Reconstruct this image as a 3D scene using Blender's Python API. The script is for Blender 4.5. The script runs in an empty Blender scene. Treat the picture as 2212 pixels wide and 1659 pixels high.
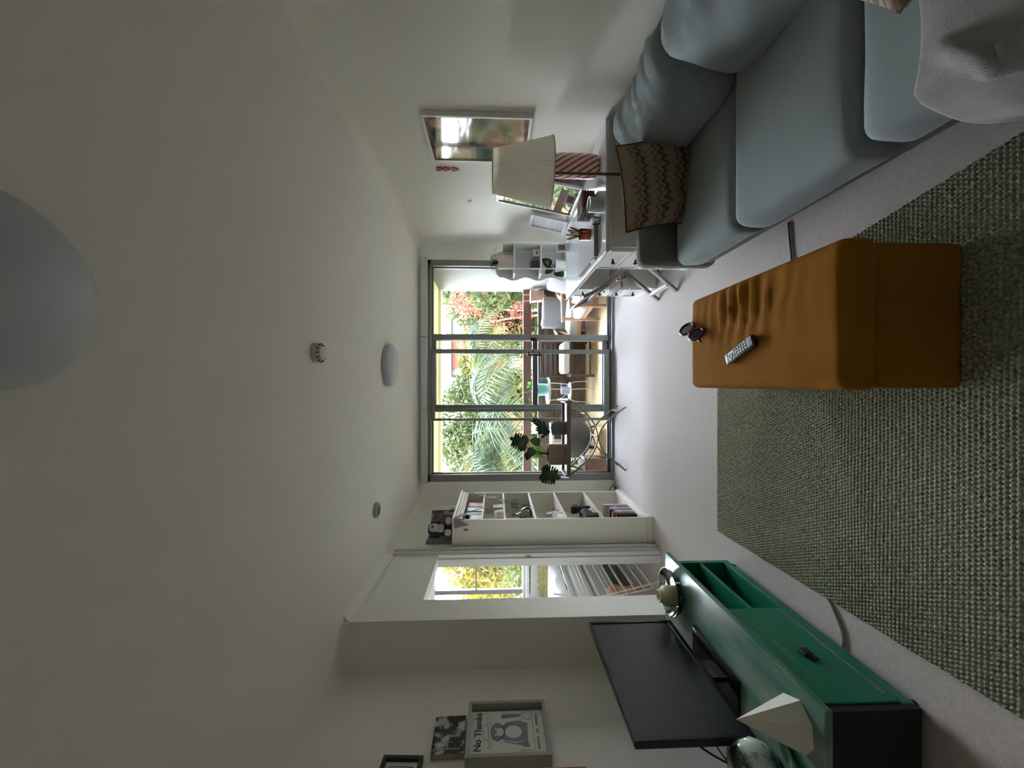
import bpy, bmesh, math, random
from mathutils import Vector, Matrix, noise as mnoise
random.seed(7)
R = math.radians
SC = bpy.context.scene
COL = SC.collection

# ------------------------------------------------------------------ camera, world, sun, exposure
cam_d = bpy.data.cameras.new('camera'); cam = bpy.data.objects.new('camera', cam_d); COL.objects.link(cam)
F_PX, PITCH, CAM_H = 835.0, math.atan(33 / 835.0), 1.45
cam_d.sensor_fit = 'HORIZONTAL'; cam_d.sensor_width = 36.0
cam_d.lens = F_PX / 2212.0 * 36.0
cam_d.clip_start = 0.02; cam_d.clip_end = 300
_v = Vector((0, math.cos(PITCH), -math.sin(PITCH))); _d = Vector((0, -math.sin(PITCH), -math.cos(PITCH))); _r = Vector((1, 0, 0))
# the phone was held upright and the picture stored sideways: image right is world down
cam.matrix_world = Matrix(((_d.x, _r.x, -_v.x, 0), (_d.y, _r.y, -_v.y, 0), (_d.z, _r.z, -_v.z, CAM_H), (0, 0, 0, 1)))
SC.camera = cam

SKY_STRENGTH, SUN_STRENGTH, EXPOSURE = 6.0, 4.5, 3.0
world = bpy.data.worlds.new('world'); SC.world = world; world.use_nodes = True
nt = world.node_tree; nt.nodes.clear()
wo = nt.nodes.new('ShaderNodeOutputWorld'); bg = nt.nodes.new('ShaderNodeBackground')
tc = nt.nodes.new('ShaderNodeTexCoord'); sx = nt.nodes.new('ShaderNodeSeparateXYZ'); rp = nt.nodes.new('ShaderNodeValToRGB')
nt.links.new(tc.outputs['Generated'], sx.inputs[0]); nt.links.new(sx.outputs['Z'], rp.inputs[0])
rp.color_ramp.elements[0].position = 0.0; rp.color_ramp.elements[0].color = (0.93, 0.96, 1.0, 1)
rp.color_ramp.elements[1].position = 0.9; rp.color_ramp.elements[1].color = (0.62, 0.78, 1.0, 1)
nt.links.new(rp.outputs[0], bg.inputs[0]); bg.inputs[1].default_value = SKY_STRENGTH; nt.links.new(bg.outputs[0], wo.inputs[0])

sun_d = bpy.data.lights.new('sun', 'SUN'); sun = bpy.data.objects.new('sun', sun_d); COL.objects.link(sun)
sun_d.energy = SUN_STRENGTH; sun_d.angle = R(1.5); sun_d.color = (1.0, 0.93, 0.8)
sun.rotation_euler = (R(50), 0, R(-65))
# daylight enters through the two glazed openings: sampling portals for the sky
def portal(name, loc, sx_, sy_):
    l = bpy.data.lights.new(name, 'AREA'); l.shape = 'RECTANGLE'; l.size = sx_; l.size_y = sy_
    l.cycles.is_portal = True
    o = bpy.data.objects.new(name, l); COL.objects.link(o); o.location = loc; o.rotation_euler = (R(-90), 0, 0)
portal('daylight_portal_door', (0.16, 4.96, 1.18), 2.75, 2.4)
portal('daylight_portal_bedroom', (-2.75, 4.96, 1.68), 1.2, 1.25)
vs = SC.view_settings
vs.view_transform = 'Standard'; vs.look = 'None'; vs.exposure = EXPOSURE; vs.gamma = 1.0; vs.use_curve_mapping = False
SC.cycles.max_bounces = 12; SC.cycles.diffuse_bounces = 7; SC.cycles.glossy_bounces = 4; SC.cycles.transparent_max_bounces = 12
SC.cycles.sample_clamp_indirect = 6.0; SC.cycles.caustics_reflective = False; SC.cycles.caustics_refractive = False
SC.cycles.use_denoising = True

# ------------------------------------------------------------------ helpers
def lin(c):
    def f(v):
        v /= 255.0
        return v / 12.92 if v <= 0.04045 else ((v + 0.055) / 1.055) ** 2.4
    return tuple(f(v) for v in c)

def mat(name, rgb, rough=0.6, metal=0.0, spec=0.5, var=None, bump=None, sheen=0.0, coat=0.0, trans=0.0, emit=None, stretch=None):
    """procedural principled material; var=(scale, other_rgb, amount[, contrast]); bump=(scale, strength)"""
    m = bpy.data.materials.new(name); m.use_nodes = True
    n = m.node_tree; b = n.nodes['Principled BSDF']
    b.inputs['Base Color'].default_value = (*lin(rgb), 1)
    b.inputs['Roughness'].default_value = rough; b.inputs['Metallic'].default_value = metal
    b.inputs['Specular IOR Level'].default_value = spec
    if sheen: b.inputs['Sheen Weight'].default_value = sheen
    if coat: b.inputs['Coat Weight'].default_value = coat; b.inputs['Coat Roughness'].default_value = 0.05
    if trans: b.inputs['Transmission Weight'].default_value = trans
    if var or bump:
        t = n.nodes.new('ShaderNodeTexCoord'); mp = n.nodes.new('ShaderNodeMapping'); n.links.new(t.outputs['Object'], mp.inputs[0])
        if stretch: mp.inputs['Scale'].default_value = stretch
    if var:
        nz = n.nodes.new('ShaderNodeTexNoise'); nz.inputs['Scale'].default_value = var[0]; nz.inputs['Detail'].default_value = 5
        n.links.new(mp.outputs[0], nz.inputs['Vector'])
        rr = n.nodes.new('ShaderNodeValToRGB'); k = var[3] if len(var) > 3 else 0.2
        kc = var[4] if len(var) > 4 else 0.5; rr.color_ramp.elements[0].position = kc - k; rr.color_ramp.elements[1].position = kc + k
        c0 = lin(rgb); c1 = lin(var[1]); a = var[2]
        rr.color_ramp.elements[0].color = (*c0, 1)
        rr.color_ramp.elements[1].color = (*[c0[i] * (1 - a) + c1[i] * a for i in range(3)], 1)
        n.links.new(nz.outputs['Fac'], rr.inputs[0]); n.links.new(rr.outputs[0], b.inputs['Base Color'])
    if bump:
        nb = n.nodes.new('ShaderNodeTexNoise'); nb.inputs['Scale'].default_value = bump[0]; nb.inputs['Detail'].default_value = 4
        n.links.new(mp.outputs[0], nb.inputs['Vector'])
        bp = n.nodes.new('ShaderNodeBump'); bp.inputs['Strength'].default_value = bump[1]; bp.inputs['Distance'].default_value = 0.01
        n.links.new(nb.outputs['Fac'], bp.inputs['Height']); n.links.new(bp.outputs[0], b.inputs['Normal'])
    if emit:
        b.inputs['Emission Color'].default_value = (*lin(rgb), 1); b.inputs['Emission Strength'].default_value = emit
    return m

def glass_mat(name, tint=(255, 255, 255), refl=0.9, rough=0.0, base=0.02):
    """thin pane: transparent with fresnel reflection"""
    m = bpy.data.materials.new(name); m.use_nodes = True; n = m.node_tree; n.nodes.clear()
    o = n.nodes.new('ShaderNodeOutputMaterial'); tr = n.nodes.new('ShaderNodeBsdfTransparent'); gl = n.nodes.new('ShaderNodeBsdfGlossy')
    mx = n.nodes.new('ShaderNodeMixShader'); fr = n.nodes.new('ShaderNodeFresnel'); mt = n.nodes.new('ShaderNodeMath')
    fr.inputs[0].default_value = 1.45; mt.operation = 'MULTIPLY_ADD'; mt.inputs[1].default_value = refl; mt.inputs[2].default_value = base
    tr.inputs[0].default_value = (*lin(tint), 1); gl.inputs['Roughness'].default_value = rough
    n.links.new(fr.outputs[0], mt.inputs[0]); n.links.new(mt.outputs[0], mx.inputs[0])
    n.links.new(tr.outputs[0], mx.inputs[1]); n.links.new(gl.outputs[0], mx.inputs[2]); n.links.new(mx.outputs[0], o.inputs[0])
    return m

def leaf_mat(name, rgb, other=None, trans=0.35, rough=0.5, k=1.0):
    rgb = tuple(c * k for c in rgb); other = tuple(c * k for c in (other or rgb))
    m = bpy.data.materials.new(name); m.use_nodes = True; n = m.node_tree
    b = n.nodes['Principled BSDF']; b.inputs['Roughness'].default_value = rough; b.inputs['Specular IOR Level'].default_value = 0.5 if k == 1.0 else 0.06
    o = n.nodes['Material Output']; tl = n.nodes.new('ShaderNodeBsdfTranslucent'); mx = n.nodes.new('ShaderNodeMixShader')
    mx.inputs[0].default_value = trans
    t = n.nodes.new('ShaderNodeTexCoord'); nz = n.nodes.new('ShaderNodeTexNoise'); nz.inputs['Scale'].default_value = 1.7
    n.links.new(t.outputs['Object'], nz.inputs['Vector'])
    rr = n.nodes.new('ShaderNodeValToRGB'); rr.color_ramp.elements[0].position = 0.35; rr.color_ramp.elements[1].position = 0.65
    rr.color_ramp.elements[0].color = (*lin(rgb), 1); rr.color_ramp.elements[1].color = (*lin(other or rgb), 1)
    n.links.new(nz.outputs['Fac'], rr.inputs[0])
    n.links.new(rr.outputs[0], b.inputs['Base Color']); n.links.new(rr.outputs[0], tl.inputs[0])
    n.links.new(b.outputs[0], mx.inputs[1]); n.links.new(tl.outputs[0], mx.inputs[2]); n.links.new(mx.outputs[0], o.inputs[0])
    return m

class MB:
    def __init__(s): s.v = []; s.f = []
    def add(s, vs_, fs_):
        o = len(s.v); s.v += [tuple(p) for p in vs_]; s.f += [tuple(i + o for i in f) for f in fs_]; return s
    def box(s, x0, x1, y0, y1, z0, z1):
        v = [(x, y, z) for z in (z0, z1) for y in (y0, y1) for x in (x0, x1)]
        return s.add(v, [(0, 2, 3, 1), (4, 5, 7, 6), (0, 1, 5, 4), (2, 6, 7, 3), (0, 4, 6, 2), (1, 3, 7, 5)])
    def obox(s, c, size, rot=(0, 0, 0)):
        from mathutils import Euler
        M = Euler(rot).to_matrix(); h = Vector(size) / 2
        v = [Vector(c) + M @ Vector((x * h.x, y * h.y, z * h.z)) for z in (-1, 1) for y in (-1, 1) for x in (-1, 1)]
        return s.add(v, [(0, 2, 3, 1), (4, 5, 7, 6), (0, 1, 5, 4), (2, 6, 7, 3), (0, 4, 6, 2), (1, 3, 7, 5)])
    def beam(s, p0, p1, w, t, up=(0, 0, 1)):
        p0, p1 = Vector(p0), Vector(p1); d = (p1 - p0).normalized(); u = Vector(up)
        a = d.cross(u)
        if a.length < 1e-4: a = d.cross(Vector((1, 0, 0)))
        a.normalize(); b = a.cross(d)
        v = [p + a * (i * w / 2) + b * (j * t / 2) for p in (p0, p1) for j in (-1, 1) for i in (-1, 1)]
        return s.add(v, [(0, 1, 3, 2), (4, 6, 7, 5), (0, 4, 5, 1), (2, 3, 7, 6), (0, 2, 6, 4), (1, 5, 7, 3)])
    def tube(s, pts, r, n=8, closed=False, caps=True):
        pts = [Vector(p) for p in pts]; N = len(pts); rings = []
        prev = None
        for i, p in enumerate(pts):
            if closed: d = pts[(i + 1) % N] - pts[i - 1]
            else: d = pts[min(i + 1, N - 1)] - pts[max(i - 1, 0)]
            d.normalize()
            if prev is None:
                a = d.cross(Vector((0, 0, 1)))
                if a.length < 1e-3: a = d.cross(Vector((1, 0, 0)))
            else: a = prev - d * prev.dot(d)
            a.normalize(); prev = a; b = d.cross(a)
            rr = r[i] if isinstance(r, (list, tuple)) else r
            rings.append([p + a * (rr * math.cos(2 * math.pi * k / n)) + b * (rr * math.sin(2 * math.pi * k / n)) for k in range(n)])
        v = [q for g in rings for q in g]; f = []
        for i in range(N if closed else N - 1):
            j = (i + 1) % N
            for k in range(n): f.append((i * n + k, i * n + (k + 1) % n, j * n + (k + 1) % n, j * n + k))
        if caps and not closed: f.append(tuple(range(n))[::-1]); f.append(tuple((N - 1) * n + k for k in range(n)))
        return s.add(v, f)
    def lathe(s, prof, n=32, c=(0, 0, 0)):
        v = []; f = []; m = len(prof)
        for k in range(n):
            a = 2 * math.pi * k / n
            for (r, z) in prof: v.append((c[0] + r * math.cos(a), c[1] + r * math.sin(a), c[2] + z))
        for k in range(n):
            for i in range(m - 1):
                f.append((k * m + i, ((k + 1) % n) * m + i, ((k + 1) % n) * m + i + 1, k * m + i + 1))
        return s.add(v, f)
    def prism(s, poly, axis, t0, t1):
        """poly in the two other axes, extruded along axis"""
        def P(u, w, t): return {'x': (t, u, w), 'y': (u, t, w), 'z': (u, w, t)}[axis]
        n = len(poly); v = [P(u, w, t0) for u, w in poly] + [P(u, w, t1) for u, w in poly]
        f = [tuple(range(n))[::-1], tuple(range(n, 2 * n))] + [(i, (i + 1) % n, n + (i + 1) % n, n + i) for i in range(n)]
        return s.add(v, f)
    def grid(s, nu, nv, fn):
        v = [fn(i / nu, j / nv) for j in range(nv + 1) for i in range(nu + 1)]
        f = [(j * (nu + 1) + i, j * (nu + 1) + i + 1, (j + 1) * (nu + 1) + i + 1, (j + 1) * (nu + 1) + i) for j in range(nv) for i in range(nu)]
        return s.add(v, f)
    def rbox(s, c, half, r, n=10, crown=0.0, fn=None):
        """soft rounded box; crown lifts the top; fn(x,y,z)->offset"""
        hx, hy, hz = half; ts = []
        def samples(h):
            k = min(r / h, 0.98); e = [1 - k * (1 - math.sin(math.pi / 2 * q / 4)) for q in range(5)][::-1]
            e = [1 - k + k * math.sin(math.pi / 2 * q / 4) for q in range(5)]
            m = [(-1 + 2 * q / n) * (1 - k) for q in range(n + 1)]
            return [-q for q in e[::-1]][:-1] + m + e[1:]
        X, Y, Z = samples(hx), samples(hy), samples(hz)
        idx = {}; V = []; Fc = []
        def vid(x, y, z):
            key = (round(x, 5), round(y, 5), round(z, 5))
            if key in idx: return idx[key]
            p = Vector((x * hx, y * hy, z * hz))
            q = Vector((max(-hx + r, min(hx - r, p.x)), max(-hy + r, min(hy - r, p.y)), max(-hz + r, min(hz - r, p.z))))
            dd = p - q
            if dd.length > 1e-7: p = q + dd.normalized() * r
            if crown: p.z += crown * (1 - x * x) * (1 - y * y) * (1 if z > 0 else 0.0)
            if fn: p = p + Vector(fn(x, y, z))
            V.append((p.x + c[0], p.y + c[1], p.z + c[2])); idx[key] = len(V) - 1
            return idx[key]
        def side(A, B, mk, flip):
            for i in range(len(A) - 1):
                for j in range(len(B) - 1):
                    q = [mk(A[i], B[j]), mk(A[i + 1], B[j]), mk(A[i + 1], B[j + 1]), mk(A[i], B[j + 1])]
                    Fc.append(tuple(q[::-1] if flip else q))
        side(X, Y, lambda a, b: vid(a, b, 1), False); side(X, Y, lambda a, b: vid(a, b, -1), True)
        side(X, Z, lambda a, b: vid(a, -1, b), False); side(X, Z, lambda a, b: vid(a, 1, b), True)
        side(Y, Z, lambda a, b: vid(1, a, b), False); side(Y, Z, lambda a, b: vid(-1, a, b), True)
        return s.add(V, Fc)
    def build(s, name, m, parent=None, smooth=None, bevel=0.0, loc=None, rot=None, solid=0.0, subsurf=0):
        me = bpy.data.meshes.new(name); me.from_pydata(s.v, [], s.f); me.update()
        bm = bmesh.new(); bm.from_mesh(me); bmesh.ops.recalc_face_normals(bm, faces=bm.faces); bm.to_mesh(me); bm.free()
        o = bpy.data.objects.new(name, me); COL.objects.link(o)
        if m: me.materials.append(m)
        if smooth is not None:
            me.shade_smooth()
            if smooth < 180: me.set_sharp_from_angle(angle=R(smooth))
        if parent: o.parent = parent
        if loc: o.location = loc
        if rot: o.rotation_euler = rot
        if solid:
            md = o.modifiers.new('solid', 'SOLIDIFY'); md.thickness = solid; md.offset = 0
        if bevel:
            md = o.modifiers.new('bevel', 'BEVEL'); md.width = bevel; md.segments = 2; md.limit_method = 'ANGLE'; md.angle_limit = R(40)
        if subsurf:
            md = o.modifiers.new('sub', 'SUBSURF'); md.levels = subsurf; md.render_levels = subsurf
        return o

def tag(o, label, cat, group=None, kind=None):
    o['label'] = label; o['category'] = cat
    if group: o['group'] = group
    if kind: o['kind'] = kind
    return o
def thing(name, label, cat, loc=(0, 0, 0), rotz=0.0, group=None, rot=None):
    o = bpy.data.objects.new(name, None); COL.objects.link(o); o.empty_display_size = 0.05
    o.location = loc; o.rotation_euler = rot or (0, 0, rotz)
    return tag(o, label, cat, group)
def struct(o, label=None):
    o['kind'] = 'structure'
    if label: o['label'] = label
    return o
def bez(p0, p1, p2, p3, n=16):
    p0, p1, p2, p3 = map(Vector, (p0, p1, p2, p3)); out = []
    for i in range(n + 1):
        t = i / n; out.append(p0 * (1 - t) ** 3 + p1 * 3 * t * (1 - t) ** 2 + p2 * 3 * t * t * (1 - t) + p3 * t ** 3)
    return out
def spline(pts, n=6):
    pts = [Vector(p) for p in pts]; out = []
    for i in range(len(pts) - 1):
        a = pts[max(i - 1, 0)]; b = pts[i]; c = pts[i + 1]; d = pts[min(i + 2, len(pts) - 1)]
        for k in range(n):
            t = k / n
            out.append(0.5 * ((2 * b) + (c - a) * t + (2 * a - 5 * b + 4 * c - d) * t * t + (3 * b - a - 3 * c + d) * t ** 3))
    out.append(pts[-1]); return out
def text_mesh(name, body, size, m, parent, loc, rot, extrude=0.0008, align='CENTER', bold=0.0):
    cu = bpy.data.curves.new(name, 'FONT'); cu.body = body; cu.size = size; cu.align_x = align; cu.align_y = 'CENTER'; cu.extrude = extrude; cu.offset = bold
    t = bpy.data.objects.new(name, cu); COL.objects.link(t)
    dg = bpy.context.evaluated_depsgraph_get(); me = bpy.data.meshes.new_from_object(t.evaluated_get(dg))
    bpy.data.objects.remove(t)
    o = bpy.data.objects.new(name, me); COL.objects.link(o); me.materials.clear(); me.materials.append(m)
    o.parent = parent; o.location = loc; o.rotation_euler = rot
    return o

# ------------------------------------------------------------------ materials
M = {}
M['wall'] = mat('painted_wall', (239, 237, 229), 0.75, var=(3, (235, 232, 223), 0.5), bump=(160, 0.05))
M['ceiling'] = mat('painted_ceiling', (237, 233, 223), 0.85, bump=(140, 0.06))
M['trim'] = mat('painted_trim', (208, 208, 204), 0.45)
M['white'] = mat('white_paint', (228, 228, 226), 0.4)
M['alu'] = mat('grey_aluminium', (138, 138, 135), 0.45, 0.3)
M['alu_dark'] = mat('dark_aluminium', (70, 74, 76), 0.45, 0.2)
M['black'] = mat('black_plastic', (16, 16, 17), 0.4)
M['softblack'] = mat('matt_black', (24, 24, 25), 0.7)
M['glass'] = glass_mat('window_glass', (253, 254, 254), 0.8, 0.0, 0.0)
M['clear'] = glass_mat('clear_glass', (235, 240, 238), 1.0, 0.02, 0.06)
M['mirror'] = mat('mirror_glass', (226, 232, 230), 0.02, 1.0)
M['carpet'] = mat('beige_pink_carpet', (208, 197, 192), 0.95, spec=0.1, var=(60, (190, 179, 174), 0.8), bump=(420, 0.5), sheen=0.2)
M['sofa'] = mat('grey_blue_sofa_fabric', (142, 152, 153), 0.85, spec=0.2, var=(220, (126, 136, 138), 0.5), bump=(600, 0.12), sheen=0.25)
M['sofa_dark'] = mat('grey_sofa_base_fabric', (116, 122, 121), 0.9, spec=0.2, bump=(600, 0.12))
M['mustard'] = mat('mustard_velvet', (150, 100, 34), 0.9, spec=0.05, var=(7, (134, 88, 28), 0.6), bump=(500, 0.1))
M['green'] = mat('green_chalk_paint', (14, 116, 88), 0.42, var=(5, (120, 150, 130), 0.75, 0.1, 0.66), bump=(30, 0.05), stretch=(1, 0.6, 4))
M['green_top'] = mat('green_worn_top', (26, 112, 92), 0.3, var=(4, (150, 160, 148), 0.95, 0.16), bump=(25, 0.06), stretch=(2.2, 0.5, 1))
M['green_dark'] = mat('green_inside_paint', (12, 74, 58), 0.5)
M['brass'] = mat('aged_brass', (110, 92, 62), 0.4, 0.9)
M['wood_pale'] = mat('pale_teak', (190, 140, 96), 0.55, var=(5, (166, 116, 76), 0.8), stretch=(1, 8, 8))
M['wood_dark'] = mat('dark_brown_wood', (86, 66, 52), 0.6, var=(6, (62, 46, 36), 0.8), stretch=(1, 9, 9))
M['wood_grey'] = mat('whitewashed_grey_wood', (146, 136, 126), 0.6, var=(9, (126, 116, 106), 0.7), stretch=(1, 6, 6))
M['iron'] = mat('pale_wrought_iron', (128, 120, 110), 0.5, 0.6)
M['leaf_dark'] = leaf_mat('dark_green_leaf', (38, 72, 36), (30, 56, 30), 0.15, 0.35)
M['leaf_mid'] = leaf_mat('mid_green_leaf', (84, 120, 58), (60, 96, 44), 0.3, 0.4)
M['leaf_lime'] = leaf_mat('lime_leaf', (150, 190, 86), (130, 170, 70), 0.4, 0.4)
M['stem'] = mat('dark_stem', (58, 50, 38), 0.6)
M['soil'] = mat('potting_soil', (50, 38, 30), 0.95)
M['paper'] = mat('white_paper', (232, 230, 224), 0.8)
def plain(name, rgb, rough=0.6, **k): return mat(name, rgb, rough, **k)

# ------------------------------------------------------------------ the room
XR, XL, XT, YW, YR, YB, CZ = 1.70, -1.48, -1.80, 4.74, 2.44, -2.6, 2.40
XB = -4.1          # bedroom far side
DX0, DX1, DZ = -1.192, 1.515, 2.36     # balcony door opening
DY0, DY1, DHZ = 2.67, 3.38, 1.957      # bedroom doorway in the left wall
WX0, WX1, WZ0, WZ1 = -3.3, -2.19, 1.095, 2.25  # bedroom window

struct(MB().box(XB - 0.1, XR + 0.1, YB - 0.1, YW + 0.02, -0.1, 0).build('floor', M['carpet']), 'pale pinkish grey carpet')
struct(MB().box(XB - 0.1, XR + 0.1, YB - 0.1, YW + 0.16, CZ, CZ + 0.12).build('ceiling', M['ceiling']), 'off white painted ceiling')
struct(MB().box(XR, XR + 0.12, YB - 0.1, YW + 0.16, -0.1, CZ).build('wall_right', M['wall']), 'off white wall behind the sofa and desk')
wb = MB()
wb.box(XL, DX0, YW, YW + 0.16, 0, CZ).box(DX1, XR, YW, YW + 0.16, 0, CZ).box(DX0, DX1, YW, YW + 0.16, DZ, CZ)
wb.box(XB, WX0, YW, YW + 0.16, 0, CZ).box(WX1, XL, YW, YW + 0.16, 0, CZ).box(WX0, WX1, YW, YW + 0.16, 0, WZ0).box(WX0, WX1, YW, YW + 0.16, WZ1, CZ)
struct(wb.build('wall_back', M['wall']), 'off white wall around the balcony door')
wl = MB()
wl.box(XL - 0.1, XL, DY1, YW, 0, CZ).box(XL - 0.1, XL - 0.012, DY0, DY1, DHZ, CZ).box(XL - 0.1, XL, YR, DY0, 0, CZ)
struct(wl.build('wall_left', M['wall']), 'off white wall with the bedroom doorway')
struct(MB().box(XB, XL - 0.1, YR, YR + 0.1, 0, CZ).build('wall_left_return', M['wall']), 'short shaded wall beside the television')
struct(MB().box(XT - 0.1, XT, YB, YR, 0, CZ).build('wall_left_near', M['wall']), 'off white wall hung with frames behind the television')
struct(MB().box(XT - 0.1, XR, YB - 0.1, YB, 0, CZ).build('wall_front', M['wall']))
struct(MB().box(XB - 0.1, XB, YR, YW + 0.16, 0, CZ).build('wall_bedroom', M['wall']))

# coved cornices
def cove(name, axis, t0, t1, cx, cz, sx_, r=0.07):
    pts = [(cx, cz), (cx + sx_ * r, cz)]
    for k in range(9):
        a = math.pi / 2 * k / 8
        pts.append((cx + sx_ * (r - r * math.sin(a)), cz - r + r * math.cos(a)) if False else (cx + sx_ * r * (1 - math.sin(a)), cz - r * (1 - math.cos(a))))
    o = MB().prism(pts, axis, t0, t1).build(name, M['ceiling'], smooth=35)
    return struct(o)
cove('trim_1', 'y', YB, YW, XR, CZ, -1)
cove('trim_2', 'x', XL, XR, YW, CZ, -1, 0.035)
cove('trim_3', 'y', DY1, YW, XL, CZ, 1)
cove('trim_4', 'y', YR, DY1, XL, CZ, 1, 0.06)
cove('trim_5', 'x', XT, XL, YR, CZ, -1)
cove('trim_6', 'y', YB, YR, XT, CZ, 1)

# bedroom doorway lining
d2 = bpy.data.objects.new('door_2', None); COL.objects.link(d2); struct(d2, 'white lining of the open bedroom doorway')
MB().box(XL - 0.105, XL + 0.004, DY1 - 0.022, DY1 + 0.001, 0, DHZ).build('jamb', M['trim'], d2, bevel=0.003)
MB().box(XL - 0.07, XL - 0.03, DY1 - 0.034, DY1 - 0.022, 0, DHZ).build('door_stop', M['trim'], d2, bevel=0.003)
MB().box(XL, XL + 0.016, DY1, DY1 + 0.03, 0, CZ - 0.05).box(XL, XL + 0.024, DY1 + 0.05, DY1 + 0.085, 0, CZ - 0.05).box(XL, XL + 0.012, DY1 + 0.03, DY1 + 0.05, 0, CZ - 0.05).build('architrave', M['trim'], d2, bevel=0.004)
sp = MB().box(XL - 0.028, XL - 0.006, DY1 - 0.0245, DY1 - 0.022, 1.13, 1.215).build('strike_plate', plain('nickel_plate', (150, 148, 144), 0.35, metal=0.8), d2)
MB().box(XL - 0.024, XL - 0.014, DY1 - 0.026, DY1 - 0.0245, 1.155, 1.19).build('latch_hole', M['black'], sp)

# balcony sliding door
d1 = bpy.data.objects.new('door_1', None); COL.objects.link(d1); struct(d1, 'grey aluminium sliding door to the balcony')
fr = MB()
fr.box(DX1 - 0.072, DX1, YW + 0.0, YW + 0.15, 0, DZ).box(DX0, DX0 + 0.085, YW + 0.0, YW + 0.15, 0, DZ)
fr.box(DX0, DX1, YW, YW + 0.15, DZ - 0.11, DZ).box(DX0, DX1, YW - 0.01, YW + 0.16, -0.02, 0.03)
fr.build('frame', M['alu'], d1, bevel=0.004)
tk = MB()
for q in (0.03, 0.075, 0.125): tk.box(DX0 + 0.085, DX1 - 0.072, YW + q, YW + q + 0.012, 0.03, 0.045)
tk.build('track', M['alu_dark'], d1)
def panel(name, x0, x1, y, wl_, wr_, top=0.045, bot=0.07, m=M['alu'], glass=True):
    z0, z1 = 0.045, DZ - 0.11
    p = MB().box(x0, x0 + wl_, y, y + 0.035, z0, z1).box(x1 - wr_, x1, y, y + 0.035, z0, z1).box(x0 + wl_, x1 - wr_, y + 0.003, y + 0.032, z0, z0 + bot).box(x0 + wl_, x1 - wr_, y + 0.003, y + 0.032, z1 - top, z1).build(name, m, d1, bevel=0.003)
    if glass: MB().box(x0 + wl_ - 0.005, x1 - wr_ + 0.005, y + 0.016, y + 0.020, z0 + bot - 0.005, z1 - top + 0.005).build('pane', M['glass'], p)
    return p
pr = panel('fixed_panel', 0.545, DX1 - 0.072, YW + 0.065, 0.072, 0.014, 0.02, 0.02)
MB().box(0.535, 0.575, YW + 0.045, YW + 0.067, 0.955, 1.03).build('latch', M['black'], pr, bevel=0.003)
pl_ = panel('fixed_panel', DX0 + 0.085, -0.305, YW + 0.065, 0.012, 0.04, 0.02, 0.02)
ps = panel('sliding_panel', -0.452, 0.428, YW + 0.02, 0.03, 0.054)
MB().box(0.345, 0.365, YW - 0.03, YW - 0.012, 0.90, 1.08).box(0.35, 0.39, YW - 0.012, YW + 0.02, 0.915, 0.935).box(0.35, 0.39, YW - 0.012, YW + 0.02, 1.045, 1.065).build('handle', M['black'], ps, bevel=0.004)
MB().lathe([(0, -0.004), (0.011, -0.004), (0.011, 0.006), (0, 0.006)], 14).build('lock', M['black'], ps, loc=(0.40, YW + 0.018, 1.0), rot=(R(90), 0, 0))
psc = panel('screen_door', -0.31, 0.59, YW + 0.115, 0.05, 0.05, 0.045, 0.07, M['alu'], False)
MB().box(-0.26, 0.54, YW + 0.118, YW + 0.147, 0.935, 0.998).build('middle_rail', M['alu_dark'], psc)
hr = thing('blind_headrail', 'white blind headrail in three lengths above the balcony door', 'blind rail', (0, YW, 0))
for a, b in ((DX0 - 0.005, -0.293), (-0.287, 0.563), (0.569, DX1 + 0.005)):
    MB().box(a, b, -0.075, -0.002, 2.288, 2.358).build('rail_length', M['trim'], hr, bevel=0.006)

# bedroom window
w1 = bpy.data.objects.new('window_1', None); COL.objects.link(w1); struct(w1, 'white framed bedroom window')
wf = MB().box(WX0, WX1, YW + 0.01, YW + 0.15, WZ0, WZ0 + 0.035).box(WX0, WX1, YW + 0.01, YW + 0.15, WZ1 - 0.04, WZ1).box(WX0, WX0 + 0.04, YW + 0.01, YW + 0.15, WZ0, WZ1).box(WX1 - 0.03, WX1, YW + 0.01, YW + 0.15, WZ0, WZ1)
wf.build('frame', M['white'], w1, bevel=0.004)
MB().box(-2.60, -2.55, YW + 0.05, YW + 0.1, WZ0 + 0.03, WZ1 - 0.03).build('mullion', M['alu'], w1)
MB().box(-2.55, WX1 - 0.03, YW + 0.06, YW + 0.085, 1.695, 1.71).build('glazing_bar', M['alu'], w1)
for a, b in ((WX0 + 0.03, -2.59), (-2.56, WX1 - 0.02)):
    MB().box(a, b, YW + 0.07, YW + 0.074, WZ0 + 0.03, WZ1 - 0.03).build('pane', M['glass'], w1)
MB().box(WX0 - 0.03, WX1 + 0.03, YW - 0.09, YW + 0.02, WZ0 - 0.04, WZ0).build('window_sill', M['white'], w1, bevel=0.004)

# ------------------------------------------------------------------ ceiling fittings
def ceiling_light(loc, label):
    t = thing('ceiling_light', label, 'ceiling light', loc, group='round ceiling lights')
    MB().lathe([(0, 0), (0.172, 0), (0.178, -0.008), (0.178, -0.03), (0.172, -0.034), (0, -0.034)], 48).build('rim', plain('light_rim', (196, 196, 198), 0.4), t, smooth=40)
    prof = [(0.186, -0.03)] + [(0.186 * math.cos(a * math.pi / 2 / 10), -0.034 - 0.05 * math.sin(a * math.pi / 2 / 10)) for a in range(11)]
    MB().lathe(prof, 56).build('diffuser', plain('opal_diffuser', (190, 190, 197), 0.35), t, smooth=60)
ceiling_light((0.165, 3.40, CZ), 'round white ceiling light nearer the balcony door')
ceiling_light((0.172, 0.735, CZ), 'large round white ceiling light cut off by the frame edge')
t = thing('smoke_detector', 'small round white smoke detector in the middle of the ceiling', 'smoke detector', (0.162, 2.06, CZ))
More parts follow.
